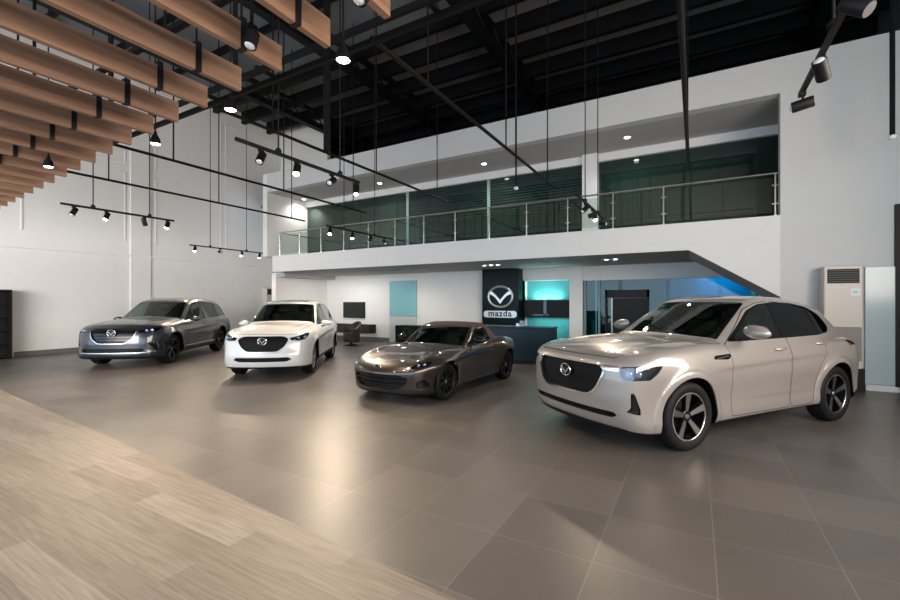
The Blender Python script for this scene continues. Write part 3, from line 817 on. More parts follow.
    emblem('emblem', c['emblem'][1], M['chrome'], gr, T3(p[0]-.006, 0, ez) @ RY(ti) @ RZ(-math.pi/2) @ RX(0) if False else T3(p[0]-.008, 0, ez) @ RY(ti) @ Matrix(((0, 0, -1, 0), (-1, 0, 0, 0), (0, 1, 0, 0), (0, 0, 0, 1))), M['black'])
    # antenna fin
    if c.get('fin'):
        fx, fz = c['fin']; b = MB(); b.add([(fx-.06, -.015, fz), (fx-.06, .015, fz), (fx+.09, .03, fz-.01), (fx+.09, -.03, fz-.01), (fx+.07, 0, fz+.055)], [(0, 1, 4), (1, 2, 4), (2, 3, 4), (3, 0, 4), (3, 2, 1, 0)]); b.build('antenna_fin', P_, root)
    # cabin
    it = c['cabin']; x0, x1, wz, zf = it['x0'], it['x1'], it['w'], it['z']
    b = MB(); b.box(x0-.25, x1, -wz, wz, zf-.04, zf); b.box(x0-.3, x0-.25, -wz, wz, zf-.04, it['dash']-.12); b.build('cabin_floor', M['inside'], root)
    b = MB(); b.prism(rounded([(x0-.28, it['dash']-.3), (x0-.28, it['dash']-.03), (x0+.1, it['dash']), (x0+.28, it['dash']-.04), (x0+.24, it['dash']-.3)], .04), -wz+.02, wz-.02, RX(math.pi/2)); b.build('dashboard', M['inside'], root)
    sw = MB(); cy = c.get('driver', -.37); Mx = T3(x0+.42, cy, it['dash']-.03) @ RY(math.radians(-65))
    sw.tube([Mx @ Vector((.185*math.cos(a), .185*math.sin(a), 0)) for a in np.linspace(0, 2*math.pi, 28, endpoint=False)], .015, 8, closed=True)
    sw.box(-.19, .02, -.02, .02, -.01, .01, Mx); sw.box(-.02, .02, -.18, .18, -.01, .01, Mx); sw.lathe([(.001, -.03), (.06, -.02), (.06, .01), (.001, .015)], 16, Mx)
    sw.build('steering_wheel', M['black'], root)
    for sx, rows in it['seats']:
        for sy_ in rows:
            b = MB(); w_ = .25
            b.box(sx-.25, sx+.25, sy_-w_, sy_+w_, it['sz']-.2, it['sz'], bv=.05)
            b.box(-.06, .07, sy_-w_, sy_+w_, -.05, .58, T3(sx+.25, 0, it['sz']) @ RY(math.radians(16)), bv=.05)
            b.box(-.04, .05, sy_-.13, sy_+.13, .60, .77, T3(sx+.25, 0, it['sz']) @ RY(math.radians(14)), bv=.035)
            b.build('seat', M['leather'], root, 50)
    rx, rz_ = it['rvm']; b = MB(); b.box(rx-.01, rx+.02, -.12, .12, rz_-.035, rz_+.035, bv=.01); b.tube([(rx, 0, rz_), (rx-.06, 0, rz_+.07)], .01); b.build('rear_view_mirror', M['black'], root)
    if c.get('rails'):
        for s in (-1, 1):
            b = MB(); b.tube([(x, s*y, z) for x, y, z in c['rails']], .016, 8); b.build('roof_rail', M['satin'], root)
    # place: the whole car turned and set down (local x runs from nose to tail)
    root.location = loc; root.rotation_euler = (0, 0, rz)
    return root, S

def skin_y(S, x, z):
    V = S.V; i = np.argmin((V[:, 0]-x)**2+(V[:, 2]-z)**2+(V[:, 1] < 0)*100+(np.abs(V[:, 1]) < .3)*50); return V[i, 1]
def skin_wy(S, x):
    V = S.V; m = np.abs(V[:, 0]-x) < .5; m &= (V[:, 2] > .3) & (V[:, 2] < .6); return V[m, 1].max()
def skin_x(V, z):
    m = np.abs(V[:, 2]-z) < .03; y = V[m, 1]; x = V[m, 0]; o = np.argsort(y); return y[o], x[o]

# ------------------------------------------------------------------ the four cars
BASE = dict(_y=skin_y, _wy=skin_wy, _x=skin_x)
M['p_pearl'] = paint('pearl_beige_paint', (.27, .248, .23), .2, .36, .04)
M['p_white'] = paint('white_paint', (.60, .595, .59), .0, .35)
M['p_grey'] = paint('grey_metallic_paint', (.018, .023, .031), .45, .3, .1)
M['p_bronze'] = paint('bronze_grey_paint', (.038, .028, .023), .6, .33, .1)
M['tail'] = mat('dark_red_lens', (.05, .004, .004), .1, 0, 1)
M['soft'] = mat('brown_soft_top_cloth', (.075, .045, .035), .85)
big_suv = dict(BASE, name='suv', L=4.745, hw=.945, H=1.72, h=.026, R=.375, rim=.262, wheels=(.92, 3.81), wheel_in=.015, Ra=.435, flare=.018, lip=.014, paint=M['p_pearl'],
    hood=[(0, 1.0), (.10, 1.055), (.35, 1.115), (.8, 1.16), (1.45, 1.195), (2.5, 1.17), (4.2, 1.15), (4.75, 1.12)], hood_s=.07,
    shoulder=[(0, .95), (.15, 1.0), (.6, 1.06), (1.4, 1.09), (2.5, 1.09), (4.2, 1.10), (4.75, 1.02)],
    width=[(0, .90), (.5, .935), (1.0, .945), (2.4, .925), (3.6, .945), (4.3, .93), (4.75, .86)],
    front=[(.1, .22), (.2, .14), (.3, .05), (.42, .01), (.6, -.01), (.82, .0), (.95, .02), (1.04, .06), (1.15, .2)], fbow=.10, fcorn=.17,
    rear=[(.1, 4.60), (.3, 4.70), (.6, 4.745), (.8, 4.70), (1.0, 4.68), (1.2, 4.60)], rbow=.08,
    side=[(.1, .09), (.2, .05), (.34, .022), (.45, .035), (.58, .03), (.72, .008), (.82, .0), (.95, .012), (1.08, .05)],
    bottom=[(0, .2), (.5, .21), (1.4, .24), (3.2, .25), (4.2, .26), (4.75, .32)],
    roof=[(1.15, 1.0), (1.45, 1.185), (2.26, 1.625), (2.42, 1.675), (2.75, 1.71), (3.2, 1.695), (3.75, 1.62), (4.08, 1.55), (4.26, 1.44), (4.62, 1.10)],
    gwidth=[(1.3, .80), (2.0, .875), (2.8, .89), (3.6, .87), (4.6, .74)], belt=1.08, tumble=.42, crown=.05, gmid=2.8, gbow=.22, grbow=.20, kr=.11, kb=.04,
    hz=.82, cz0=.80, cz1=.035, cx0=1.2, cx1=3.9, crease=.007, hoodcrease=.022, hcy=.50, cowl=1.45,
    wscreen=(1.50, 2.27, .74, .60), wsz=1.1, wrear=(4.22, 4.56, .60, .62, 1.15),
    win=[[(1.80, 1.165), (2.31, 1.505), (2.50, 1.57), (2.71, 1.60), (2.73, 1.17)],
         [(2.82, 1.175), (2.80, 1.60), (3.2, 1.59), (3.53, 1.54), (3.57, 1.19)],
         [(3.63, 1.18), (3.60, 1.52), (3.78, 1.46), (3.92, 1.37), (3.95, 1.28), (3.88, 1.21)]],
    dlo=[(1.70, 1.15), (2.28, 1.52), (2.50, 1.59), (2.85, 1.62), (3.25, 1.605), (3.6, 1.55), (3.86, 1.44), (3.99, 1.28), (3.9, 1.20), (3.55, 1.175)], dlo_chrome=False,
    grille=[(-.9, .86), (.50, .86), (.56, .80), (.46, .60), (.36, .53), (-.9, .53)], wing=(.022, .80), emblem=(.745, .185, -.05), grille_mat=M['mesh'],
    lamp=[(.84, .865), (1.14, .885), (1.40, .89), (1.32, .80), (1.22, .735), (.90, .725), (.82, .77)], lamp_wing=[(.50, .875), (.50, .815), (.815, .815), (.815, .865)], wing_led=True,
    bulbs=[(.93, .79, .038), (1.06, .79, .038)],
    intake=[(-.9, .385), (.66, .385), (.72, .36), (.64, .315), (-.9, .315)], vent=[(.97, .60), (1.02, .60), (1.10, .42), (1.10, .37), (.90, .40), (.97, .44)],
    skid=None, clad=[(-.1, .235), (1.3, .26), (3.3, .28), (4.0, .34), (4.8, .42)], clad_mat=M['black'],
    sill_trim=None,
    tail=[(-3.95, 1.06), (-3.70, 1.09), (-3.3, 1.09), (-3.3, 1.02), (-3.95, 1.02)],
    bonnet=dict(x0=.085, bow=.16, x1=1.46, xs=[.1, .5, 1.5], ys=[.62, .72, .80]),
    doors=[('front_door', [(1.64, .30), (1.62, 1.12), (1.68, 1.135), (2.26, 1.54), (2.48, 1.605), (2.75, 1.635), (2.79, 1.1), (2.78, .30)]), ('rear_door', [(2.80, .30), (2.805, 1.1), (2.77, 1.635), (3.55, 1.56), (3.62, 1.15), (3.54, .92), (3.38, .78), (3.31, .55), (3.26, .30)])],
    handles=[(2.58, 1.035), (3.50, 1.07)], mirror=(1.93, 1.27, .88, 1.18), side_badge=(1.46, .985),
    style=dict(n=5, w0=.028, w1=.052, rim='rim_dark', spoke='rim_dark', cut='rim_cut', rot=.35), fin=None,
    cabin=dict(x0=1.75, x1=4.2, w=.72, z=.45, dash=1.10, sz=.78, seats=[(2.55, (-.37, .37)), (3.4, (-.42, 0, .42))], rvm=(2.25, 1.46)))
mid_suv = dict(BASE, name='suv', L=4.575, hw=.92, H=1.68, h=.032, R=.362, rim=.245, wheels=(.93, 3.63), Ra=.415, flare=.024, paint=M['p_white'],
    hood=[(0, .88), (.10, .94), (.3, 1.03), (.7, 1.10), (1.35, 1.155), (2.5, 1.13), (4.1, 1.12), (4.6, 1.08)], hood_s=.07,
    shoulder=[(0, .80), (.2, .90), (.6, .97), (1.3, 1.02), (2.5, 1.05), (4.0, 1.08), (4.6, 1.0)],
    width=[(0, .88), (.5, .915), (.9, .92), (2.3, .90), (3.5, .92), (4.2, .90), (4.6, .82)],
    front=[(.1, .16), (.22, .06), (.34, .01), (.5, .0), (.62, .03), (.8, .06), (.9, .11), (1.0, .22)], fbow=.12, fcorn=.2, nose=.03, nosew=.5,
    rear=[(.1, 4.45), (.3, 4.54), (.6, 4.575), (.8, 4.53), (1.0, 4.50), (1.2, 4.42)], rbow=.08,
    side=[(.1, .09), (.2, .04), (.34, .02), (.45, .03), (.58, .025), (.72, .008), (.82, .0), (.95, .012), (1.08, .05)],
    bottom=[(0, .22), (.5, .22), (1.4, .24), (3.2, .25), (4.0, .26), (4.6, .34)],
    roof=[(1.1, .97), (1.33, 1.145), (2.02, 1.58), (2.2, 1.62), (2.6, 1.668), (3.1, 1.66), (3.8, 1.60), (4.05, 1.56), (4.2, 1.44), (4.48, 1.08)],
    gwidth=[(1.3, .78), (2.0, .85), (2.8, .865), (3.6, .84), (4.5, .74)], belt=1.05, tumble=.40, crown=.05, gmid=2.7, gbow=.20, grbow=.2, kr=.11, kb=.04,
    hz=.78, cz0=.70, cz1=.05, cx0=1.2, cx1=3.7, crease=.009, hoodcrease=.018, hcy=.48, cowl=1.35,
    wscreen=(1.37, 2.04, .77, .62), wsz=1.05, wrear=(4.12, 4.42, .58, .60, 1.12),
    win=[[(1.66, 1.08), (2.15, 1.44), (2.34, 1.52), (2.58, 1.545), (2.60, 1.10)],
         [(2.68, 1.10), (2.66, 1.55), (3.0, 1.545), (3.42, 1.50), (3.46, 1.14)],
         [(3.52, 1.15), (3.50, 1.48), (3.72, 1.43), (3.92, 1.32), (3.84, 1.20)]],
    dlo=[(1.56, 1.06), (2.10, 1.45), (2.34, 1.545), (2.6, 1.57), (3.1, 1.565), (3.5, 1.52), (3.8, 1.43), (3.99, 1.31), (3.88, 1.17), (3.5, 1.12)], dlo_chrome=False,
    grille=[(-.9, .84), (.40, .84), (.52, .78), (.44, .62), (.30, .52), (-.9, .52)], wing=(.030, .72), wing_mat=M['satin'], emblem=(.735, .19, -.1), grille_mat=M['mesh'],
    lamp=[(.64, .80), (.90, .84), (1.20, .895), (1.30, .88), (1.08, .76), (.85, .735), (.66, .745)], bulbs=[(.88, .79, .032), (1.04, .80, .032)],
    intake=[(-.9, .40), (.52, .40), (.60, .36), (.48, .31), (-.9, .31)],
    clad=[(-.1, .27), (.5, .26), (1.3, .34), (3.2, .34), (3.9, .40), (4.8, .46)], 
    bonnet=dict(x0=.15, bow=.22, x1=1.33, xs=[.1, .5, 1.4], ys=[.60, .70, .77]),
    doors=[('front_door', [(1.45, .40), (1.47, 1.03), (1.56, 1.07), (2.10, 1.47), (2.34, 1.565), (2.62, 1.59), (2.65, 1.08), (2.64, .40)]), ('rear_door', [(2.66, .40), (2.665, 1.08), (2.63, 1.59), (3.45, 1.535), (3.50, 1.12), (3.34, .88), (3.18, .72), (3.12, .52), (3.08, .40)])],
    handles=[(2.46, .94), (3.32, .98)], mirror=(1.79, 1.10, .87, .98), tail=[(-3.8, .95), (-3.55, 1.0), (-3.2, 1.0), (-3.2, .90), (-3.8, .90)],
    style=dict(n=5, w0=.020, w1=.030, split=.16, rim='rim_silver', spoke='rim_silver', rot=.2), fin=None, sunroof=(2.62, .30, .42),
    cabin=dict(x0=1.60, x1=4.0, w=.70, z=.45, dash=1.05, sz=.76, seats=[(2.4, (-.36, .36)), (3.2, (-.42, 0, .42))], rvm=(2.0, 1.42)))
long_suv = dict(mid_suv, L=5.065, hw=.985, H=1.77, h=.034, R=.385, rim=.262, wheels=(.98, 3.91), Ra=.44, flare=.026, paint=M['p_grey'],
    hood=[(0, .93), (.10, .99), (.3, 1.08), (.8, 1.16), (1.5, 1.205), (2.5, 1.17), (4.5, 1.15), (5.1, 1.1)],
    shoulder=[(0, .84), (.2, .93), (.6, 1.0), (1.5, 1.05), (2.5, 1.07), (4.5, 1.10), (5.1, 1.0)],
    width=[(0, .94), (.5, .975), (1.0, .985), (2.4, .965), (3.9, .985), (4.6, .96), (5.1, .88)],
    front=[(.1, .20), (.22, .06), (.32, .0), (.45, .02), (.62, .02), (.8, .045), (.92, .08), (1.05, .22)],
    rear=[(.1, 4.95), (.3, 5.03), (.6, 5.065), (.8, 5.02), (1.0, 4.98), (1.2, 4.9)],
    bottom=[(0, .22), (.5, .22), (1.4, .25), (3.4, .26), (4.4, .28), (5.1, .36)],
    roof=[(1.2, 1.02), (1.50, 1.195), (2.22, 1.645), (2.4, 1.70), (2.85, 1.755), (3.5, 1.745), (4.3, 1.68), (4.6, 1.60), (4.75, 1.47), (4.98, 1.10)],
    gwidth=[(1.4, .82), (2.2, .90), (3.0, .92), (4.0, .90), (5.0, .78)], belt=1.07, gmid=3.1,
    hz=.82, cz0=.74, cz1=.045, cx0=1.3, cx1=4.0, cowl=1.5,
    wscreen=(1.54, 2.24, .78, .62), wsz=1.1, wrear=(4.66, 4.93, .60, .64, 1.15),
    win=[[(1.84, 1.11), (2.36, 1.49), (2.56, 1.575), (2.86, 1.60), (2.88, 1.13)],
         [(2.96, 1.13), (2.94, 1.605), (3.4, 1.60), (3.80, 1.56), (3.82, 1.16)],
         [(3.90, 1.17), (3.88, 1.55), (4.25, 1.50), (4.50, 1.40), (4.38, 1.22)]],
    dlo=[(1.74, 1.09), (2.30, 1.50), (2.55, 1.60), (2.9, 1.625), (3.4, 1.62), (3.9, 1.58), (4.3, 1.52), (4.58, 1.40), (4.42, 1.20), (3.8, 1.14)], dlo_chrome=False,
    grille=[(-.9, .90), (.44, .90), (.52, .84), (.45, .66), (.30, .55), (-.9, .55)], wing=(.018, .84), wing_mat=M['satin'], emblem=(.80, .21, -.08), grille_mat=M['gloss_black'], grille_bars=[.60, .66, .73, .80, .86], bar_mat=M['rim_gun'],
    lamp=[(.66, .87), (.95, .90), (1.28, .93), (1.36, .90), (1.14, .81), (.88, .79), (.68, .80)], bulbs=[(.86, .84, .032), (1.04, .85, .032)],
    intake=[(-.9, .42), (.66, .42), (.72, .38), (.66, .32), (-.9, .32)], vent=[(.92, .56), (1.12, .50), (1.20, .36), (1.10, .33), (1.04, .44), (.90, .50)],
    front_trim=[('lower_lip_trim', [(-.9, .305), (.80, .305), (1.12, .325), (1.24, .44), (1.16, .56), (1.02, .59), (1.02, .575), (1.14, .545), (1.20, .44), (1.10, .35), (.80, .335), (-.9, .335)])],
    clad=[(-.1, .275), (.6, .27), (1.4, .36), (3.5, .36), (4.3, .42), (5.2, .5)], arch_clad=.035, sill_trim=[(1.50, .385), (3.40, .395), (3.42, .43), (1.50, .42)],
    bonnet=dict(x0=.13, bow=.2, x1=1.49, xs=[.1, .5, 1.5], ys=[.66, .76, .83]),
    doors=[('front_door', [(1.60, .44), (1.62, 1.06), (1.72, 1.10), (2.28, 1.52), (2.55, 1.62), (2.90, 1.64), (2.93, 1.1), (2.92, .44)]), ('rear_door', [(2.94, .44), (2.945, 1.1), (2.91, 1.64), (3.84, 1.59), (3.88, 1.14), (3.68, .92), (3.48, .74), (3.42, .54), (3.38, .44)])],
    handles=[(2.74, .97), (3.66, 1.01)], mirror=(1.98, 1.14, .93, 1.0), tail=[(-4.2, .98), (-3.95, 1.03), (-3.6, 1.03), (-3.6, .93), (-4.2, .93)],
    style=dict(n=5, w0=.018, w1=.028, split=.17, rim='rim_dark', spoke='rim_dark', rot=.2), fin=(4.3, 1.675), sunroof=None,
    cabin=dict(x0=1.80, x1=4.4, w=.75, z=.45, dash=1.09, sz=.80, seats=[(2.7, (-.40, .40)), (3.6, (-.45, 0, .45))], rvm=(2.22, 1.47)))
roadster = dict(BASE, name='roadster', L=3.915, hw=.8675, H=1.24, h=.026, R=.305, rim=.215, tw=.205, wheels=(.80, 3.11), Ra=.345, flare=.020, haunch=.035, paint=M['p_bronze'],
    hood=[(0, .54), (.08, .60), (.25, .67), (.6, .74), (1.0, .79), (1.45, .835), (2.4, .84), (3.1, .88), (3.6, .86), (3.95, .80)], hood_s=.05,
    shoulder=[(0, .44), (.12, .52), (.4, .63), (.8, .70), (1.4, .75), (2.4, .79), (3.1, .82), (3.6, .78), (3.95, .68)],
    width=[(0, .78), (.4, .84), (.8, .862), (1.8, .825), (2.5, .83), (3.1, .8675), (3.5, .84), (3.95, .72)],
    front=[(.05, .22), (.14, .08), (.22, .03), (.34, .02), (.48, .0), (.56, .01), (.64, .10), (.74, .25)], fbow=.22, fcorn=.20, nose=.02, nosew=.5,
    rear=[(.1, 3.76), (.25, 3.86), (.5, 3.905), (.7, 3.90), (.8, 3.88), (.9, 3.80)], rbow=.18,
    side=[(.05, .09), (.14, .05), (.25, .03), (.38, .035), (.5, .02), (.62, .0), (.72, .012), (.85, .06)],
    bottom=[(0, .14), (.5, .13), (1.4, .15), (3.2, .16), (3.6, .2), (3.95, .28)],
    roof=[(1.2, .70), (1.42, .83), (1.93, 1.135), (2.05, 1.185), (2.3, 1.225), (2.6, 1.215), (2.85, 1.14), (3.05, 1.02), (3.25, .84), (3.3, .78)], roof_s=.045,
    gwidth=[(1.4, .72), (2.0, .74), (2.6, .73), (3.2, .60)], belt=.84, tumble=.42, crown=.045, gmid=2.4, gbow=.20, grbow=.25, kr=.09, kb=.025,
    hz=.62, cz0=.60, cz1=.01, cx0=1.2, cx1=3.0, crease=.004, cowl=1.4, fender=(.055, .045), kt=.07, kfs=.2, tpow=3.0,
    wscreen=(1.45, 1.95, .68, .56), wsz=.82, rear_glass=False, wrear=None,
    win=[[(1.74, .865), (2.00, 1.05), (2.14, 1.10), (2.42, 1.115), (2.50, 1.04), (2.54, .88)]],
    dlo=[(1.66, .85), (1.97, 1.06), (2.13, 1.125), (2.44, 1.14), (2.54, 1.06), (2.58, .865)], dlo_chrome=False, softtop=(lambda x: np.interp(x, [1.9, 2.5, 2.6, 2.9, 3.2], [1.06, 1.06, .92, .90, .89])), soft_mat=M['soft'],
    grille=[(-.9, .43), (.40, .43), (.56, .38), (.50, .26), (.36, .20), (-.9, .20)], wing=(.018, .36), wing_mat=M['p_bronze'], emblem=(.525, .13, -.35), emblem_on='shell', grille_mat=M['gloss_black'], grille_bars=[.27, .34], bar_mat=M['black'],
    lamp=[(.76, .545), (.95, .60), (1.18, .635), (1.26, .62), (1.16, .555), (.95, .525), (.80, .525)], bulbs=[(.92, .565, .024), (1.06, .585, .024)],
    intake=None, vent=[(.80, .32), (.98, .37), (1.16, .24), (.82, .22)],
    clad=[(-.1, .175), (.5, .17), (1.2, .19), (3.2, .20), (4.0, .3)],
    bonnet=dict(x0=.22, bow=.35, x1=1.42, xs=[.1, .5, 1.4], ys=[.52, .62, .70], z=.5),
    doors=[('front_door', [(1.50, .25), (1.52, .80), (1.66, .84), (2.56, .85), (2.60, .78), (2.56, .40), (2.50, .25)])],
    handles=[(2.40, .68)], mirror=(1.80, .92, .79, .88), mirror_mat=M['gloss_black'], tail=[(-3.1, .66), (-2.9, .70), (-2.8, .62), (-3.1, .58)],
    style=dict(n=8, w0=.012, w1=.020, rim='rim_gun', spoke='rim_gun', rot=.2), fin=None,
    cabin=dict(x0=1.62, x1=2.8, w=.62, z=.25, dash=.83, sz=.42, seats=[(2.35, (-.33, .33))], rvm=(1.90, 1.08)))

def raise_front(c, d, q=0):
    for k in ('grille', 'lamp', 'lamp_wing', 'intake', 'vent'):
        if c.get(k): c[k] = [(a+(q if k == 'lamp' else 0), b+d) for a, b in c[k]]
    if c.get('front_trim'): c['front_trim'] = [(n, [(a, b+d) for a, b in pl]) for n, pl in c['front_trim']]
    c['grille_bars'] = [z+d for z in c.get('grille_bars', [])]
    c['bulbs'] = [(a+q, b+d, r) for a, b, r in c['bulbs']]
    e = c['emblem']; c['emblem'] = (e[0]+d, e[1], e[2]); w = c['wing']; c['wing'] = (w[0], w[1]+d)
raise_front(big_suv, .075); raise_front(mid_suv, .065); raise_front(long_suv, .065); raise_front(roadster, .05, -.06)

# ------------------------------------------------------------------ balustrade on the mezzanine
rl = thing('balustrade', (-6, YF+.08, 3.35), 0, 'stainless steel and glass balustrade along the white mezzanine edge', 'railing')
px_ = [-13.48+1.072*i for i in range(14)]; px_[-1] = 1.40
b = MB(); b.tube([(-7.5, 0, .86), (7.44, 0, .86)], .022, 10); b.tube([(-7.5, 0, .86), (-7.5, 1.8, .86)], .022, 10); b.build('handrail', R_['steel'], rl)
for i, x in enumerate(px_):
    q = MB(); q.tube([(x+6, 0, 0), (x+6, 0, .85)], .020, 10); q.tube([(x+6, 0, 0), (x+6, 0, .02)], .045, 12); q.build('post', R_['steel'], rl)
    for z in (.25, .62):
        h = MB(); h.box(x+6-.055, x+6+.055, -.012, .012, z-.012, z+.012); h.build('glass_clamp', R_['steel'], rl)
for i in range(13):
    q = MB(); q.box(px_[i]+6+.05, px_[i+1]+6-.05, -.005, .005, .08, .78); q.build('glass_panel', R_['rail_glass'], rl, smooth=0)
# ------------------------------------------------------------------ pipework and drop rods under the roof
pm = R_['black_steel']
def pipe_thing(pts, r, label, name='sprinkler_pipe', cat='pipe', drops=(), group=None):
    o = MB(); o.tube([(a-pts[0][0], b_-pts[0][1], c-pts[0][2]) for a, b_, c in pts], r, 8); o = o.build(name, pm); o.location = pts[0]; tag(o, label, cat, group)
    for d in drops:
        q = MB(); q.tube([(d[0]-pts[0][0], d[1]-pts[0][1], d[2]-pts[0][2]), (d[0]-pts[0][0], d[1]-pts[0][1], ZR-pts[0][2])], d[3], 6); q.build('hanger_rod', pm, o)
    return o
nm = ['black pipe running to the pillar between the mezzanine windows', 'black pipe ending at the middle of the mezzanine glazing', 'black pipe ending left of the middle mezzanine window', 'black pipe nearest the left wall ending at the mezzanine railing end']
for (x, l) in zip((-2.96, -5.95, -8.9, -11.6), nm):
    pipe_thing([(x, 3.5, 4.4), (x, 10.25, 4.4)], .028, l, drops=[(x, y, 4.4, .014) for y in (4.6, 7.2, 9.7)])
pipe_thing([(-.12, 2.6, 4.4), (-.12, 10.2, 4.4)], .030, 'black pipe seen steeply, hanging above the pale beige car', drops=[(-.12, 6.5, 4.4, .014), (-.12, 9.0, 4.4, .014)])
pipe_thing([(-5.95, 5.78, 4.435), (-5.95, 5.78, ZR)], .065, 'thick vertical black riser pipe behind the bright track lamps', 'riser_pipe')
for (x, y, z, l) in ((-3.46, 9.0, 4.18, 'black drop rod with a small white sensor above the dark roadster'), (2.75, 9.5, 4.3, 'black drop rod with a white sensor near the right wall')):
    o = pipe_thing([(x, y, z), (x, y, ZR)], .022 if x < 0 else .035, l, 'drop_rod', 'sensor'); q = MB(); q.lathe([(.001, -.07), (.04, -.06), (.055, -.02), (.04, 0), (.001, .01)], 16); q.build('sensor_head', R_['white'], o)
# carrier bars that run across behind the timber slats
hb = MB(); hb.box(-9.2, 5.2, -.05, .0, -.03, .03); hb.box(-9.2, 5.2, .18, .23, -.03, .03)
for x in np.arange(-9, 5.2, 1.2): hb.box(x, x+.05, -.05, .23, .03, .06)
hb = hb.build('carrier_beam', pm, smooth=0); hb.location = (-4, 3.35, 4.4); tag(hb, 'pair of black steel carrier bars crossing behind the timber slat ends', 'beam')
for x in (-8, -4.6, -1.2, 2.2): q = MB(); q.tube([(x, .1, 0), (x, .1, ZR-4.4)], .03, 6); q.build('hanger_rod', pm, hb)
for yy in (2.0, .7, -.6, -1.9, -3.2):
    o = MB().box(-8.5, 6.2, -.025, .025, -.02, .02).build('carrier_beam', pm, smooth=0); o.location = (-4, yy, 3.95); tag(o, 'black carrier bar above the timber slats', 'beam', 'carrier bars above the timber slats')
    for x in (-7, -3.5, 0, 3.5): q = MB(); q.tube([(x, 0, 0), (x, 0, ZR-3.95)], .012, 6); q.build('hanger_rod', pm, o)
# ------------------------------------------------------------------ timber slats
proto = None
for i in range(22):
    x = -.60-.585*i; ye = 2.17+.072*(-x-.6); L_ = ye+4.6
    s_ = thing('timber_slat', (x, ye, 3.5), 0, 'long oak slat hung edge-on from black straps', 'ceiling slat', 'oak ceiling slats over the timber floor')
    b = MB(); b.box(-.025, .025, -L_, 0, 0, .20); b.build('board', R_['oak'], s_, smooth=0)
    for yy in (2.0, .7, -.6, -1.9, -3.2):
        q = MB(); dy = yy-ye; q.box(-.036, .036, dy-.022, dy+.022, -.004, .235); q.tube([(0, dy, .23), (0, dy, .43)], .008, 6); q.build('hanging_strap', R_['black'], s_, smooth=0)
# the near slat ends shared one label: tell the ends of the row apart
# ------------------------------------------------------------------ track lights
def spot_head(parent, x, y, yaw, tilt, lens, r=.048, ln=.16, power=0):
    """cylinder on a short arm; tilt from straight down"""
    D = Vector((math.sin(yaw)*math.sin(tilt), math.cos(yaw)*math.sin(tilt), -math.cos(tilt)))
    Mx = T3(x, y, -.125) @ D.to_track_quat('Z', 'Y').to_matrix().to_4x4()
    b = MB(); b.lathe([(.001, -ln*.5), (r*.9, -ln*.5), (r, -ln*.46), (r, ln*.5), (r*.88, ln*.5), (r*.84, ln*.42), (.001, ln*.42)], 20, Mx)
    b.tube([(x, y, -.02), (x, y, -.10)], .010, 8); b.box(x-.02, x+.02, y-.03, y+.03, -.05, -.02)
    h = b.build('spotlight', R_['black'], parent, 40)
    q = MB(); q.lathe([(.001, ln*.425), (r*.82, ln*.425), (r*.82, ln*.47), (r*.6, ln*.56), (r*.3, ln*.60), (.001, ln*.61)], 20, Mx); q.build('lens', lens, h, 40)
    if power:
        l = bpy.data.lights.new('track_lamp', 'SPOT'); l.energy = power; l.color = (1, .80, .58); l.spot_size = math.radians(125); l.spot_blend = .9; l.shadow_soft_size = .05
        o = bpy.data.objects.new('track_lamp', l); col.objects.link(o); o.parent = h; o.matrix_local = Mx @ T3(0, 0, ln*.5+.05) @ RX(math.pi)
    return h
PWL = 1100
def track(x, y0, y1, z, heads, label, rods=(.25, .75)):
    t = thing('track_light', (x, y0, z), 0, label, 'track light'); Ln = y1-y0
    b = MB(); b.box(-.018, .018, 0, Ln, -.02, .02); b.build('track_rail', R_['black'], t, smooth=0)
    for r in rods: q = MB(); q.tube([(0, Ln*r, .02), (0, Ln*r, ZR-z)], .010, 6); q.lathe([(.04, .0), (.04, .03), (.012, .06)], 12, T3(0, Ln*r, .02)); q.build('suspension_rod', R_['black'], t)
    for f_, yaw, tilt, on, pw in heads: spot_head(t, 0, Ln*f_, yaw, tilt, R_[on], power=pw)
    return t
toC = math.radians(150)   # roughly towards the viewer
PW = 480
track(-10.6, 3.42, 5.49, 3.52, [(.10, 2.9, .5, 'lamp_off', 0), (.36, toC, .5, 'lamp', PWL*.4), (.70, -.6, .5, 'lamp_off', 0), (.93, toC, .4, 'lamp', PWL*.25)], 'black track light with two bright lamps nearest the left wall')
track(-4.64, 3.08, 5.19, 3.52, [(.16, 2.7, .6, 'lamp_off', 0), (.42, 2.5, .5, 'lamp', PW), (.72, 2.9, 1.0, 'lamp_off', 0), (.97, toC, .2, 'lamp', PW*.4)], 'long black track light with a dazzling lamp over the middle of the floor', rods=(.28, .80))
track(.84, 2.3, 5.02, 3.52, [(.12, 2.5, .8, 'lamp_off', 0), (.42, -1.0, 2.3, 'lamp_blue', 0), (.72, 3.6, 2.35, 'lamp_off', 0), (.96, -1.35, 1.45, 'lamp_off', 0)], 'black track light hanging over the pale beige car', rods=(.60,))
track(-14.6, 8.06, 10.83, 3.52, [(.06, toC, .4, 'lamp', PWL*.2), (.38, 1.5, 1.3, 'lamp_off', 0), (.68, toC, .5, 'lamp', PWL*.3), (.95, toC, .4, 'lamp', PWL*.1)], 'far black track light with three lit lamps by the left wall')
track(-7.98, 7.73, 10.2, 3.52, [(.05, 2.4, .5, 'lamp', PW*1.2), (.38, toC, .3, 'lamp', PW*.3), (.68, -2.4, .7, 'lamp_off', 0), (.93, 2.0, .8, 'lamp_off', 0)], 'black track light with the largest glare in front of the mezzanine')
track(-1.82, 7.75, 10.2, 3.52, [(.25, -2.4, .8, 'lamp_off', 0), (.52, -1.6, 1.3, 'lamp_off', 0), (.62, 2.6, .4, 'lamp', PW*.5), (.97, 1.6, 1.4, 'lamp_off', 0)], 'black track light in front of the pillar between mezzanine windows')
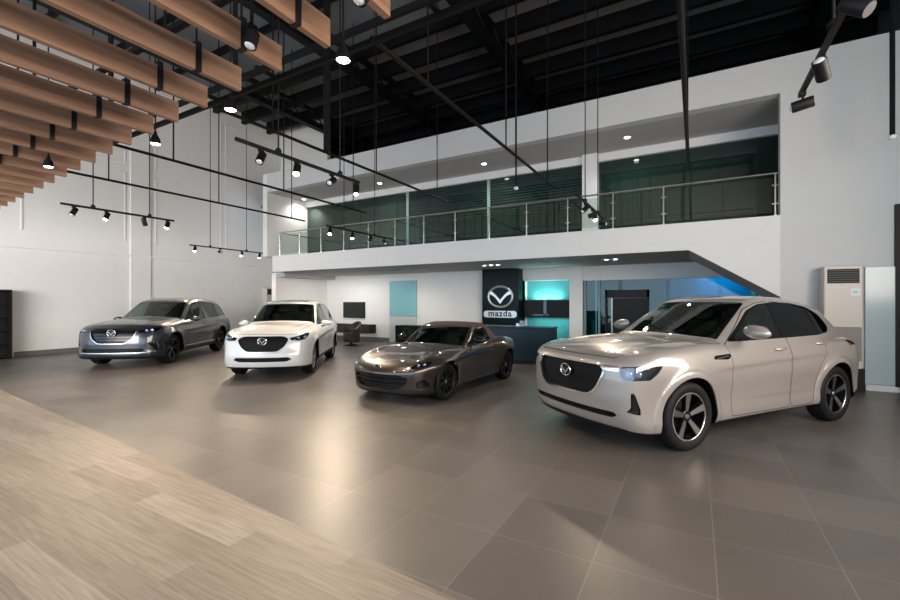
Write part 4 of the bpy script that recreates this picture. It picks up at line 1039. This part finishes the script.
# pendant downlights along the slat ends
for (x, y, z, l) in ((-2.38, 2.48, 3.50, 'round lit pendant lamp at the slat ends, nearest the viewer'), (-3.95, 2.57, 3.50, 'round lit pendant lamp at the slat ends, second from the right'), (-5.58, 2.68, 3.50, 'small lit pendant lamp at the slat ends beside the left pipes'), (-7.48, 2.29, 3.42, 'dazzling lamp hanging among the timber slats on the left')):
    t = thing('pendant_lamp', (x, y, z), 0, l, 'lamp')
    q = MB(); q.lathe([(.012, .16), (.02, .12), (.05, .06), (.06, 0), (.053, 0), (.04, .03), (.001, .04)], 20); q.tube([(0, 0, .14), (0, 0, ZR-z)], .008, 6); q.build('lamp_shade', R_['black'], t)
    q = MB(); q.lathe([(.001, -.008), (.04, -.002), (.050, .006), (.001, .02)], 20); q.build('lens', R_['lamp'], t)
    l_ = bpy.data.lights.new('pendant_bulb', 'SPOT'); l_.energy = 90; l_.color = (1, .80, .58); l_.spot_size = math.radians(130); l_.spot_blend = .8; l_.shadow_soft_size = .06
    o = bpy.data.objects.new('pendant_bulb', l_); col.objects.link(o); o.parent = t; o.location = (0, 0, -.03)
# off spotlights hung close to the viewer
t = thing('hanging_spotlight', (-1.44, 1.66, 3.33), 0, 'dark cylinder spotlight hanging in front of the slat ends', 'spotlight'); spot_head(t, 0, 0, 3.6, .5, R_['lamp_off'], r=.045, ln=.17); q = MB(); q.tube([(0, 0, -.03), (0, 0, .6)], .012, 6); q.build('suspension_rod', R_['black'], t)
t = thing('hanging_spotlight', (-2.75, 1.95, 3.62), 0, 'unlit spotlight with a pale lens between two oak slats', 'spotlight'); spot_head(t, 0, 0, 3.0, .3, R_['lamp_off'], r=.045, ln=.12); q = MB(); q.tube([(0, 0, -.03), (0, 0, .3)], .012, 6); q.build('suspension_rod', R_['black'], t)
# recessed downlights
for (x, y, l) in ((-13.75, 12.1, 'far left'), (-9.6, 11.8, 'second from the left'), (-5.52, 11.7, 'third from the left'), (-1.49, 11.62, 'rightmost')):
    t = thing('recessed_downlight', (x, y, 5.78), 0, 'lit round downlight in the ceiling above the mezzanine, '+l, 'ceiling light')
    q = MB(); q.lathe([(.07, -.001), (.10, -.008), (.10, .0), (.07, .02)], 24); q.build('trim_ring', R_['white'], t); q = MB(); q.lathe([(.001, -.004), (.07, -.004), (.07, .01), (.001, .01)], 24); q.build('lens', R_['down'], t)
    l_ = bpy.data.lights.new('downlight_bulb', 'SPOT'); l_.energy = 110; l_.color = (1, .96, .9); l_.spot_size = math.radians(150); l_.spot_blend = .8; l_.shadow_soft_size = .07
    o = bpy.data.objects.new('downlight_bulb', l_); col.objects.link(o); o.parent = t; o.location = (0, 0, -.03)
for (x, y, n_, on, l) in ((-9.14, 12.19, 2, 0, 'dark twin recessed light under the mezzanine, left of the tower'), (-5.40, 11.95, 3, 1, 'lit triple recessed light under the mezzanine in front of the black tower'), (-1.93, 11.93, 2, 1, 'lit twin recessed light under the mezzanine near the stair'), (-3.7, 12.0, 1, 0, 'small dark recessed light between the two lit ones')):
    t = thing('recessed_spotlight', (x, y, 2.75), 0, l, 'ceiling light'); w_ = .11*n_
    q = MB(); q.box(-w_, w_, -.09, .09, -.008, .004); q.build('trim_frame', R_['white'] if on else R_['black'], t, smooth=0)
    for k in range(n_):
        q = MB(); q.lathe([(.001, -.014), (.04, -.014), (.05, -.006), (.001, -.006)], 16, T3(-w_+.11+.22*k, 0, 0)); q.build('lens', R_['down'] if on else R_['lamp_off'], t)
    if on or x < -9:  # the dark left fitting gets a light as well, its lenses stay unlit
        l_ = bpy.data.lights.new('spot_bulb', 'SPOT'); l_.energy = 130; l_.color = (1, .93, .85); l_.spot_size = math.radians(160); l_.spot_blend = .8; l_.shadow_soft_size = .08
        o = bpy.data.objects.new('spot_bulb', l_); col.objects.link(o); o.parent = t; o.location = (0, 0, -.04)
o = area('mezzanine_ceiling_light', (-12.2, 12.4, 2.70), (0, 0, 0), 1.6, .3, 45, (1, .95, .88))
# ------------------------------------------------------------------ under the mezzanine
tv = thing('television', (-12.67, YB-.03, .94), 0, 'flat black television on the white back wall', 'television')
b = MB(); b.box(-.60, .60, -.05, .02, 0, .68, bv=.01); b.build('casing', R_['black'], tv); b = MB(); b.box(-.575, .575, -.054, -.049, .03, .655); b.build('screen', R_['gloss'], tv, smooth=0)
fc = thing('wall_cabinet', (-12.6, YB-.2, .33), 0, 'long dark floating cabinet under the television', 'cabinet')
b = MB(); b.box(-1.1, 1.1, -.2, .2, 0, .36, bv=.008); b.build('body', R_['black'], fc)
for k in range(4): q = MB(); q.box(-1.08+.545*k, -1.08+.545*k+.525, -.215, -.2, .02, .34); q.build('drawer', mat('dark_drawer_front', (.022, .018, .017), .4), fc, smooth=0)
ch = thing('tub_chair', (-11.15, 12.05, 0), -.3, 'dark brown tub chair in front of the floating cabinet', 'chair')
b = MB(); n_ = 20; vs = []; fs = []
for i in range(n_+1):
    a = math.radians(-30+240*i/n_); ca, sa = math.cos(a), math.sin(a); hz = .62+.26*max(0, math.sin(a))**1.0
    for r_, z_ in ((.30, .12), (.37, hz), (.31, hz+.02), (.25, .40)): vs.append((r_*ca, r_*sa, z_))
for i in range(n_):
    for k in range(4): l_ = (k+1) % 4; fs.append((i*4+k, i*4+4+k, i*4+4+l_, i*4+l_))
fs += [(3, 2, 1, 0), tuple(n_*4+k for k in range(4))]; fs = [f_[::-1] for f_ in fs]
b.add(vs, fs); b.build('backrest', R_['brown'], ch, 50); b = MB(); b.lathe([(.001, .14), (.28, .14), (.30, .20), (.30, .42), (.27, .47), (.001, .48)], 24); b.build('seat', R_['brown'], ch)
b = MB(); b.lathe([(.001, 0), (.24, 0), (.24, .02), (.05, .05), (.05, .15), (.001, .15)], 24); b.build('base', R_['black'], ch)
fd_ = thing('frosted_glass_door', (-10.11, YB-.04, 0), 0, 'frosted glass door with a teal film on its upper half', 'door')
b = MB(); b.box(-.66, .66, 0, .03, 1.06, 2.47); b.build('upper_pane', R_['frost_teal'], fd_, smooth=0); b = MB(); b.box(-.66, .66, 0, .03, 0, 1.05); b.build('lower_pane', R_['frost'], fd_, smooth=0)
lc = thing('low_cabinet', (-9.2, 13.55, 0), 0, 'low black cabinet beside the frosted door behind the roadster', 'cabinet')
b = MB(); b.box(-.9, .9, -.2, .3, .06, .72, bv=.01); b.build('body', R_['black'], lc)
for k in range(3): q = MB(); q.box(-.88+.595*k, -.88+.595*k+.575, -.215, -.2, .09, .69); q.build('door', R_['gloss'], lc, smooth=0)
# black tower with the sign
tw_ = thing('sign_tower', (-5.83, 13.61, 0), 0, 'tall glossy black tower carrying the silver round emblem and wordmark', 'sign')
b = MB(); b.box(-.62, .73, -.1, .28, 0, 2.74, bv=.01); b.build('body', R_['tower'], tw_)
emblem('round_emblem', .94, R_['silver'], tw_, T3(.09, -.15, 1.80) @ Matrix(((1, 0, 0, 0), (0, 0, -1, 0), (0, 1, 0, 0), (0, 0, 0, 1))))
b = MB(); b.prism(rounded([(-.53, 1.09), (-.53, 1.32), (.67, 1.32), (.67, 1.09)], .12, 6), .105, .15, RX(math.pi/2)); pl_ = b.build('sign_plate', R_['silver'], tw_)
cu = bpy.data.curves.new('wordmark', 'FONT'); cu.body = 'mazda'; cu.size = .30; cu.align_x = 'CENTER'; cu.extrude = .008; cu.space_character = 1.15; cu.offset = .006
to_ = bpy.data.objects.new('wordmark_text', cu); col.objects.link(to_); dg = bpy.context.evaluated_depsgraph_get(); me_ = bpy.data.meshes.new_from_object(to_.evaluated_get(dg)); bpy.data.objects.remove(to_)
wo = bpy.data.objects.new('wordmark', me_); col.objects.link(wo); wo.parent = tw_; wo.location = (.07, -.155, 1.135); wo.rotation_euler = (math.pi/2, 0, 0); wo.data.materials.clear(); wo.data.materials.append(R_['black'])
# teal niche with its shelf
nc = thing('display_niche', (-4.295, YB+.42, 0), 0, 'teal display niche with a dark shelf band beside the black tower', 'niche')
b = MB(); b.box(-.79, .79, 0, .03, 1.68, 2.34); b.build('upper_panel', R_['teal'], nc, smooth=0); b = MB(); b.box(-.79, .79, 0, .03, 0, 1.11); b.build('lower_panel', R_['teal'], nc, smooth=0)
b = MB(); b.box(-.79, .79, -.40, .03, 1.11, 1.68, bv=.006); b.build('shelf_box', R_['black'], nc)
b = MB(); b.box(-.08, .02, -.43, -.41, 1.16, 1.70); b.box(-.45, .10, -.43, -.41, 1.16, 1.21); b.build('shelf_display', mat('dim_screen', (.06, .10, .16), .2), nc, smooth=0)
area('niche_strip_light', (-4.35, YB+.30, 1.70), (math.radians(180), 0, 0), .9, .06, 14, (.55, 1, .95))
area('niche_lower_light', (-4.2, YB+.15, 1.09), (0, 0, 0), 1.2, .1, 5, (.5, 1, .95))
# reception desk
rd_ = thing('reception_desk', (-4.6, 11.35, 0), 0, 'dark blue reception desk in front of the black tower', 'desk')
b = MB(); b.box(-1.2, 1.3, -.30, .35, 0, .90, bv=.01); b.build('body', R_['navy'], rd_); b = MB(); b.box(-1.22, 1.32, -.33, .37, .90, .94, bv=.008); b.build('desk_top', R_['navy'], rd_)
cp = thing('desk_caddy', (-4.17, 11.3, .94), 0, 'small pale caddy standing on the reception desk', 'caddy')
b = MB(); b.box(-.05, .06, -.05, .05, 0, .16, bv=.01); b.build('body', mat('lilac_plastic', (.45, .42, .62), .4), cp); b = MB(); b.box(-.16, -.08, -.04, .04, 0, .09, bv=.01); b.box(-.08, -.05, -.03, .03, 0, .03); b.build('pen_cup', R_['steel'], cp)
# glazing of the meeting room on the right
wg = sbox('window_2', -3.09, 1.47, YB+.05, YB+.08, 0, 2.30, glass('teal_meeting_room_glass', (.20, .48, .48), .5))
for x in (-3.03, -2.60): struct(MB().box(x-.03, x+.03, YB+.0, YB+.10, 0, 2.30).build('window_frame', mat('teal_grey_frame', (.14, .24, .24), .4), wg, smooth=0))
dr = thing('door_1', (-1.8, YB-.02, 0), 0, 'x', 'door'); del dr['label']; del dr['category']; struct(dr)
for q_ in ((-.62, -.56, 0, 1.99), (.56, .62, 0, 1.99)): struct(MB().box(q_[0], q_[1], 0, .14, q_[2], q_[3]).build('door_frame', R_['black'], dr, smooth=0))
struct(MB().box(-.62, .62, 0, .14, 1.75, 1.99).build('door_lintel', R_['black'], dr, smooth=0))
struct(MB().box(-.40, .55, .02, .05, .02, 1.74).build('door_leaf', R_['black'], dr, smooth=0)); struct(MB().box(-.44, -.40, .0, .06, .02, 1.74).build('door_edge', mat('brass_edge', (.35, .33, .25), .3, .8), dr, smooth=0))
area('meeting_room_blue_light', (.75, 15.3, 2.65), (math.radians(25), 0, 0), 1.0, .2, 45, (.25, .75, 1.0)); area('meeting_room_light', (-1.6, 15, 2.7), (0, 0, 0), 1.2, .5, 12, (.7, 1, .95))
# ------------------------------------------------------------------ air conditioners, shelf, right side
def ac(loc, rz, label):
    t = thing('air_conditioner', loc, rz, label, 'air conditioner')
    b = MB(); b.box(-.27, .27, -.36, 0, .42, 2.28, bv=.015); b.build('casing', R_['ac'], t); b = MB(); b.box(-.28, .30, -.34, -.0, 0, .42); b.build('plinth', R_['black'], t, smooth=0)
    q = MB(); q.box(-.22, .22, -.368, -.358, 1.96, 2.22); ve = q.build('air_outlet', R_['black'], t, smooth=0)
    for k in range(6): f_ = MB(); f_.box(-.21, .21, -.385, -.366, 1.985+.04*k, 1.993+.04*k); f_.build('louvre', R_['baseboard'], ve, smooth=0)
    q = MB(); q.box(-.25, .25, -.366, -.358, .56, 1.17); q.build('intake_grille', R_['ac_grey'], t, smooth=0); q = MB(); q.box(.10, .23, -.368, -.358, 1.73, 1.86); dp = q.build('control_panel', R_['white'], t, smooth=0)
    q = MB(); q.box(.13, .20, -.371, -.366, 1.78, 1.82); q.build('display', mat('teal_display', (.1, .5, .5), .3), dp, smooth=0); return t
ac((2.33, YF-.01, 0), 0, 'tall cream air conditioner behind the tail of the pale beige car'); ac((XL+.01, 13.1, 0), math.pi/2, 'distant cream air conditioner in the left wall corner behind the white car')
o = MB().box(-.215, .215, -.012, .012, 0, 2.14, bv=.003).build('glass_board', R_['panel_glass']); o.location = (2.925, YF-.03, .12); tag(o, 'tall pale blue glass board standing against the right wall', 'glass panel')
pd = thing('door_2', (3.11, YF-.06, 0), 0, 'x', 'door'); del pd['label']; del pd['category']; struct(pd)
struct(MB().box(.0, 1.3, 0, .06, .10, 3.37).build('door_leaf', R_['black'], pd, smooth=0)); struct(MB().tube([(.07, -.05, 1.15), (.07, -.05, 1.32)], .015).build('door_handle', R_['steel'], pd))
sh = thing('shelf_unit', (XL+.22, 3.9, 0), 0, 'black open shelf unit against the left wall at the frame edge', 'shelf')
b = MB(); b.box(-.2, .2, .47, .51, 0, 1.97); b.box(-.2, .2, -.51, -.47, 0, 1.97); b.box(-.2, -.18, -.47, .47, 0, 1.97); b.box(-.2, .2, -.47, .47, 1.93, 1.97); b.build('carcass', R_['black'], sh, smooth=0)
for z in (.05, .42, .80, 1.18, 1.56): q = MB(); q.box(-.18, .19, -.47, .47, z, z+.03); q.build('shelf', R_['black'], sh, smooth=0)

# ------------------------------------------------------------------ the cars on the floor
make_car(big_suv, (-1.336, 5.112, 0), .9375, 'pale beige SUV parked nearest the viewer on the right')
make_car(mid_suv, (-7.778, 5.744, 0), 2.197, 'white SUV parked between the grey SUV and the dark roadster')
make_car(long_suv, (-12.247, 4.895, 0), 2.2, 'dark grey SUV with chrome grille surround parked by the left wall')
make_car(roadster, (-4.418, 5.349, 0), 1.526, 'low bronze-grey roadster with a brown fabric soft top')
